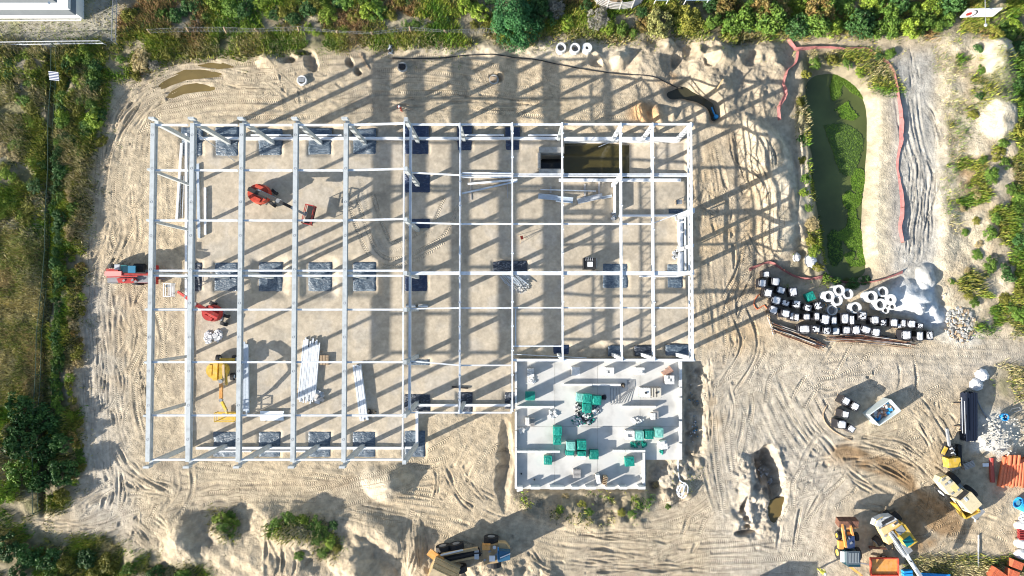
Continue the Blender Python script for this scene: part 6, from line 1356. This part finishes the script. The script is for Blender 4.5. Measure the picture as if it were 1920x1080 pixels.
NAMES = {'green': 'leafy green', 'dark': 'dark green', 'olive': 'olive green', 'yellow': 'pale yellow-green', 'grey': 'bare grey', 'rust': 'rust-tinged', 'lime': 'bright lime-green', 'dry': 'dry straw-coloured', 'big': 'large round dark green'}
def plant(px, py, r_px, kind, name, label, cat, hk=1.1, group=None):
    x, y, z = G(px, py); r = r_px / 16.0
    zc = z + r * hk * .6; x, y = W(px, py, zc)
    t = thing(name, label, cat, (x, y, float(gh(x, y))), rv_.uniform(0, 6.28), group); t.scale = (r * rv_.uniform(.85, 1.2), r * rv_.uniform(.7, 1.25), r * hk * rv_.uniform(.75, 1.2))
    c = bpy.data.objects.new('crown', rv_.choice(CR[kind])); C.objects.link(c); c.parent = t
    k = bpy.data.objects.new('trunk', TM_); C.objects.link(k); k.parent = t
    return t
def row(items, name, cat, where, hk=1.1, group=None):
    items = sorted(items); n = {}
    for (px, py, r, k) in items:
        n[k] = n.get(k, 0) + 1
        plant(px, py, r, k, name, f"{NAMES[k]} {cat}, {ORD[n[k] - 1]} from the left {where}", cat, hk, group)
top = []
def scat(n, poly_x, yf, kinds, r0, r1, seed):
    q = random.Random(seed); out_ = []
    for i in range(n):
        x = poly_x[0] + (poly_x[1] - poly_x[0]) * (i + q.uniform(.1, .9)) / n; out_.append((x, yf(x, q), q.uniform(r0, r1), q.choice(kinds)))
    return out_
# top strip, left half: low bushes in two bands
row(scat(46, (238, 925), lambda x, q: q.uniform(-6, 34), ['green', 'dark', 'olive', 'dark', 'green', 'lime'], 8, 21, 1), 'bush', 'bush', 'in the upper top strip', .8, 'bushes in the top strip')
row(scat(30, (240, 925), lambda x, q: q.uniform(44, 66), ['green', 'olive', 'dark', 'lime', 'dry'], 6, 13, 2), 'shrub', 'shrub', 'in the lower top strip', .7, 'shrubs in the top strip')
plant(967, 36, 47, 'big', 'broadleaf_tree', 'large round dark green tree leaning over the top edge of the site', 'tree', 1.2)
row([(1013, 30, 24, 'dark'), (1063, 42, 14, 'lime'), (1123, 32, 22, 'grey'), (1140, 50, 15, 'lime'), (1168, 52, 14, 'green'), (1210, 44, 14, 'rust'), (1238, 40, 25, 'yellow'), (1290, 34, 24, 'olive'), (1012, 8, 22, 'dark'), (1040, 16, 20, 'grey'), (1262, 14, 16, 'olive'), (1205, 20, 13, 'dark'), (1188, 60, 9, 'green'), (1100, 8, 14, 'dark')], 'bush', 'garden bush', 'among the garden plants', 1.1, 'garden bushes')
h = scat(17, (1330, 1800), lambda x, q: q.uniform(30, 50), ['green', 'lime', 'dark', 'green', 'green'], 13, 31, 3) + scat(15, (1325, 1800), lambda x, q: q.uniform(2, 18), ['green', 'dark', 'rust', 'green', 'green', 'lime'], 13, 30, 4) + scat(18, (1320, 1810), lambda x, q: q.uniform(10, 62), ['green', 'lime', 'dark', 'yellow'], 7, 14, 14)
row(h, 'hedge_tree', 'hedge tree', 'in the upper right hedge', 1.2, 'trees of the upper right hedge')
row([(1890, 60, 18, 'green'), (1905, 45, 16, 'lime'), (1870, 66, 14, 'olive'), (1912, 90, 18, 'dark'), (1915, 120, 14, 'green'), (1912, 160, 14, 'dark'), (1915, 205, 14, 'green'), (1912, 245, 16, 'olive')], 'bush', 'bush', 'at the upper right corner', .9, 'bushes at the upper right corner')
q = random.Random(9)
row([(q.uniform(1850, 1918), 270 + k * 17 + q.uniform(-6, 6), q.uniform(11, 18), q.choice(['green', 'dark', 'olive', 'green'])) for k in range(20)], 'bush', 'bush', 'down the right edge', .8, 'bushes down the right edge')
row([(q.uniform(1780, 1850), 350 + k * 22 + q.uniform(-6, 6), q.uniform(7, 11), q.choice(['olive', 'green', 'dry'])) for k in range(11)], 'shrub', 'small shrub', 'on the pale slope at the right', .7, 'shrubs on the pale right slope')
row([(1836, 90, 12, 'dark'), (1845, 300, 10, 'green'), (1826, 215, 10, 'olive'), (1838, 180, 9, 'dark'), (1841, 130, 9, 'green')], 'shrub', 'shrub', 'beside the long white mounds', .8, 'shrubs beside the white mounds')
# left strip
q = random.Random(17); L1 = []
for k in range(44):
    y = 96 + k * 3.9; L1.append((q.uniform(112, 190), y, q.uniform(8, 16), q.choice(['green', 'dark', 'lime', 'green', 'olive'])))
row(L1, 'bush', 'bush', 'in the upper left strip', 1.0, 'lush bushes at the upper left')
L2 = [(q.uniform(100, 112), 265 + k * 11.5, q.uniform(9, 14), q.choice(['dark', 'dark', 'green', 'dark'])) for k in range(50)] + [(q.uniform(126, 152), 275 + k * 14, q.uniform(7, 11), q.choice(['olive', 'green', 'lime', 'dry', 'rust'])) for k in range(46)]
row(L2, 'hedge_bush', 'hedge bush', 'in the hedge along the left fence', 1.2, 'bushes of the left hedge')
row([(q.uniform(-5, 85), 100 + k * 8, q.uniform(7, 17), q.choice(['green', 'dark', 'olive', 'dry', 'lime', 'lime', 'olive'])) for k in range(40)], 'shrub', 'shrub', 'in the rough left field', .6, 'shrubs in the rough left field')
row([(30, 770, 30, 'dark'), (72, 790, 26, 'dark'), (28, 830, 34, 'dark'), (70, 850, 30, 'dark'), (112, 830, 24, 'dark'), (30, 890, 30, 'green'), (76, 905, 28, 'dark'), (118, 885, 24, 'dark'), (110, 935, 18, 'olive'), (4, 925, 20, 'lime')], 'broadleaf_tree', 'tree', 'in the dark clump at the lower left', 1.5, 'trees of the lower left clump')
row([(10, 1030, 24, 'dark'), (48, 1042, 26, 'dark'), (86, 1050, 24, 'dark'), (120, 1060, 20, 'olive'), (160, 1050, 18, 'dark'), (200, 1062, 20, 'olive'), (240, 1070, 20, 'green'), (290, 1078, 18, 'dark'), (340, 1082, 18, 'green'), (30, 1075, 26, 'dark'), (95, 1085, 24, 'green'), (180, 1085, 20, 'olive')], 'bush', 'bush', 'along the lower left corner', 1.1, 'bushes of the lower left corner')
row([(412, 975, 14, 'lime'), (430, 968, 13, 'green'), (436, 985, 13, 'lime'), (416, 990, 12, 'green'), (432, 1000, 10, 'green')], 'shrub', 'shrub', 'on the small sand mound at the lower left', .7, 'shrubs on the small mound')
row([(515, 985, 15, 'green'), (540, 975, 16, 'green'), (565, 978, 15, 'lime'), (585, 985, 15, 'green'), (600, 1000, 16, 'green'), (612, 1018, 16, 'lime'), (605, 1035, 14, 'green'), (505, 1005, 9, 'green'), (560, 1042, 10, 'green'), (632, 1030, 10, 'olive'), (625, 985, 11, 'dark'), (590, 1012, 12, 'green')], 'shrub', 'shrub', 'on the large sand mound at the bottom', .7, 'shrubs on the large mound')
row([(x, y, r, k) for x, y, r, k in [(1050, 955, 8, 'lime'), (1090, 948, 10, 'olive'), (1105, 960, 8, 'green'), (1140, 945, 9, 'grey'), (1165, 960, 9, 'olive'), (1185, 965, 8, 'green'), (1235, 915, 9, 'dry'), (1120, 935, 8, 'grey'), (1060, 930, 8, 'dry'), (1252, 950, 7, 'green'), (1010, 945, 7, 'grey')]], 'weed_tuft', 'weed tuft', 'on the bank below the slab', .6, 'weeds below the slab')
row([(1505, 300, 9, 'olive'), (1512, 335, 10, 'green'), (1508, 360, 9, 'lime'), (1516, 390, 9, 'green'), (1525, 420, 13, 'dry'), (1520, 450, 12, 'olive'), (1528, 470, 11, 'lime'), (1535, 500, 12, 'olive'), (1505, 260, 9, 'dark'), (1512, 140, 12, 'olive'), (1530, 118, 12, 'green'), (1560, 112, 11, 'olive'), (1590, 118, 11, 'green'), (1615, 135, 10, 'lime'), (1502, 190, 9, 'olive'), (1650, 105, 10, 'dark'), (1570, 527, 13, 'dark'), (1600, 532, 13, 'dark'), (1625, 526, 10, 'dark'), (1672, 100, 12, 'green'), (1550, 520, 11, 'green')], 'shrub', 'shrub', 'round the banks of the green pond', .95, 'shrubs round the pond')
row([(262, 110, 22, 'dry'), (285, 120, 16, 'grey'), (255, 145, 12, 'olive'), (225, 110, 10, 'green'), (310, 100, 12, 'olive')], 'bush', 'scrubby bush', 'at the upper left corner of the site', .8, 'scrub at the upper left corner')
# algae on the pond: floating mats with a leafy surface
def algae(label, pts, z=-.93, cols=((.05, .105, .010), (.12, .21, .018))):
    P = catmull([W(*p, z) for p in pts + pts[:1]], .25)[:-1]; c = P.mean(0); r = R_(len(pts) * 31 + int(pts[0][0])); P = P + r.normal(size=P.shape) * .05
    t = thing('algae_mat', label, 'algae', (c[0], c[1], z), 0, 'algae mats on the pond'); pl = [(p[0] - c[0], p[1] - c[1]) for p in P]
    am = mat('algae', (.085, .15, .014), .8, var=.5, vsc=1.6, bump=1.0, bsc=4, dist=.2)
    MB().prism(pl, -.05, .04).build('mat_base', am, t)
    Q = np.array(pl); b0, b1 = Q.min(0), Q.max(0); n = int((b1 - b0).prod() * 90); p = r.uniform(b0, b1, (n, 2)); p = p[inpoly([tuple(a) for a in pl], p[:, 0], p[:, 1])]; n = len(p)
    if n: 
        a = r.rand(n) * 6.28; l = r.uniform(.05, .14, n); z_ = r.uniform(.03, .07, n); d = np.stack([np.cos(a), np.sin(a)], 1) * l[:, None]; e_ = np.stack([-np.sin(a), np.cos(a)], 1) * l[:, None] * .8
        v = np.stack([np.c_[p - d, z_ * .6], np.c_[p - e_, z_], np.c_[p + d, z_ * 1.2], np.c_[p + e_, z_]], 1).reshape(-1, 3); lu = r.rand(n)[:, None]
        o = bpy.data.objects.new('algae_fronds', np_mesh('algae_fronds', v, n, 4, np.array(cols[0]) * (1 - lu) + np.array(cols[1]) * lu, LEAF)); C.objects.link(o); o.parent = t; o['kind'] = 'stuff'
algae('kidney-shaped bright green algae mat in the middle right of the pond', [(1597, 322), (1610, 315), (1620, 322), (1621, 345), (1618, 362), (1606, 362), (1596, 350)])
algae('rounded green algae mat just below the kidney-shaped one', [(1580, 368), (1590, 357), (1602, 362), (1616, 366), (1612, 385), (1600, 392), (1588, 390), (1580, 380)])
algae('long stem-like algae mat reaching down the pond', [(1589, 391), (1605, 391), (1605, 408), (1612, 415), (1613, 432), (1622, 450), (1612, 462), (1600, 470), (1588, 462), (1582, 452), (1572, 450), (1560, 440), (1575, 432), (1586, 425), (1590, 410)])
algae('small round algae mat near the lower right bank', [(1606, 466), (1616, 461), (1622, 472), (1618, 484), (1608, 482)])
algae('ragged algae mat at the bottom of the pond', [(1582, 478), (1600, 470), (1604, 480), (1598, 488), (1610, 486), (1625, 480), (1630, 492), (1618, 498), (1600, 500), (1588, 492)])
algae('square algae patch crossed by a stick in the upper pond', [(1574, 200), (1590, 190), (1596, 203), (1609, 218), (1602, 224), (1578, 223), (1574, 212), (1566, 206)])
algae('broad algae fringe along the upper bank of the pond', [(1562, 138), (1588, 148), (1612, 162), (1630, 178), (1628, 190), (1612, 182), (1596, 172), (1580, 160), (1575, 180), (1562, 188), (1556, 165)], cols=((.06, .11, .01), (.12, .2, .02)))
algae('pale green algae film spread below the square patch', [(1545, 235), (1575, 232), (1600, 240), (1618, 260), (1610, 300), (1596, 330), (1575, 320), (1560, 280)], z=-.945, cols=((.05, .09, .02), (.08, .13, .03)))
algae('dim dark algae patch at the left side of the lower pond', [(1552, 440), (1562, 430), (1575, 445), (1580, 470), (1576, 490), (1562, 500), (1554, 480)], z=-.94, cols=((.02, .05, .008), (.04, .08, .012)))  # frond colours darkened to carry the shade of the bank
# grass and weeds: blades scattered over the overgrown ground
gx, gy = AX[ox:ox + len(fx)], AY[oy:oy + len(fy)]
sub = (slice(oy, oy + len(fy)), slice(ox, ox + len(fx)))
def blades(name, dens, per_m2, l0, l1, w, palette, seed, lean=.8, soft=2.5):
    r = R_(seed); d = dens[sub] * DX * DX * per_m2; k = r.poisson(np.clip(d, 0, 3)); J, I = np.nonzero(k); rep = k[J, I]; J = np.repeat(J, rep); I = np.repeat(I, rep); n = len(J)
    x = gx[I] + r.uniform(0, DX, n); y = gy[J] + r.uniform(0, DX, n); z = Hh[sub][J, I]
    clump = vn(x, y, soft, seed); a = r.rand(n) * 6.283 + clump * 2; L_ = r.uniform(l0, l1, n) * (1 + .8 * clump); le = r.uniform(.3, lean, n)
    dx, dy = np.cos(a), np.sin(a); hw = w * r.uniform(.6, 1.3, n)
    v = np.stack([np.stack([x - dy * hw, y + dx * hw, z - .03], 1), np.stack([x + dy * hw, y - dx * hw, z - .03], 1), np.stack([x + dx * L_ * le, y + dy * L_ * le, z + L_ * np.sqrt(1 - (le * .8) ** 2)], 1)], 1).reshape(-1, 3)
    pc = np.array(palette); w_ = np.clip((vn(x, y, 3.1, seed + 5) + .5) * len(pc) + r.normal(size=n) * .9, 0, len(pc) - 1).astype(int); cc = pc[w_] * r.uniform(.6, 1.4, (n, 1))
    o = bpy.data.objects.new(name, np_mesh(name, v, n, 3, cc, LEAF)); C.objects.link(o); o['kind'] = 'stuff'; print(name, n); return o
gaps = smooth(-.30, .05, fbm(GX, GY, 2.6, 201, 4))
greens = [(.06, .14, .015), (.13, .22, .02), (.22, .27, .03), (.32, .30, .06), (.035, .07, .015)]
drys = [(.36, .31, .13), (.46, .40, .22), (.28, .27, .08), (.16, .20, .045), (.34, .27, .12)]
left_dry = vegL * (PX < 92) * smooth(425, 460, PY) * (1 - smooth(735, 770, PY))
hedge_gap = 1 - .75 * np.exp(-((PX - (122 - (PY - 540) * .0)) / 8.0) ** 2)
blades('meadow_grass', np.clip(vegL - left_dry, 0, 1) * gaps * (1 - .7 * (PX < 92) * smooth(-.1, .2, fbm(GX, GY, 4.5, 93, 4))), 230, .3, .75, .05, greens + drys[:3], 1)
blades('dry_meadow', left_dry, 240, .3, .75, .055, drys + [(.36, .28, .13)], 2)
blades('verge_grass', np.clip(vegT - mpoly([(310, 32), (700, 28), (900, 30), (890, 52), (560, 56), (300, 52)], 6) * .6, 0, 1) * gaps, 220, .3, .7, .05, greens + [(.26, .19, .07), (.30, .18, .08)], 3)
blades('dry_border', mpoly([(300, 100), (420, 72), (640, 70), (900, 70), (1110, 58), (1480, 60), (1500, 74), (1110, 74), (940, 84), (620, 92), (420, 100), (320, 120)], 4) * gaps, 150, .3, .6, .05, drys, 4)
blades('slope_grass', vegR * (1 - RIDGE * .9) * smooth(-.02, .2, fbm(GX, GY, 3.2, 95, 4) + (PX - 1858) / 220.), 150, .3, .7, .05, greens + [(.22, .19, .07)], 5)
blades('bank_grass', np.clip(vegP * (1 - pm) * .8 * smooth(-.15, .12, fbm(GX, GY, 2.0, 209, 4)) + vegS * .35 * smooth(.05, .25, fbm(GX, GY, 1.6, 211, 4)) + vegR2 * gaps * .6 + vegBR * .7 + vegBL * gaps + mound2 * .5 + mound1 * .5, 0, 1), 180, .25, .6, .045, greens + drys[:2], 6)
edge = np.clip(blur(vegL + vegT + vegBL, 14) * 1.4, 0, 1) * (1 - np.clip(vegL + vegT + vegBL, 0, 1)) * smooth(.0, .3, fbm(GX, GY, 1.5, 207, 4))
blades('edge_weeds', edge + lawnTL * .35 + blob(1290, 900, 40, 40) * .3, 70, .12, .35, .04, greens + drys[:2], 7)
blades('cane_grass', blob(1724, 440, 42, 420) * 0 + mpoly([(1748, 90), (1800, 90), (1830, 200), (1800, 350), (1795, 430), (1768, 420), (1775, 260)], 5) * gaps * .7, 60, .2, .45, .04, drys + greens, 8)
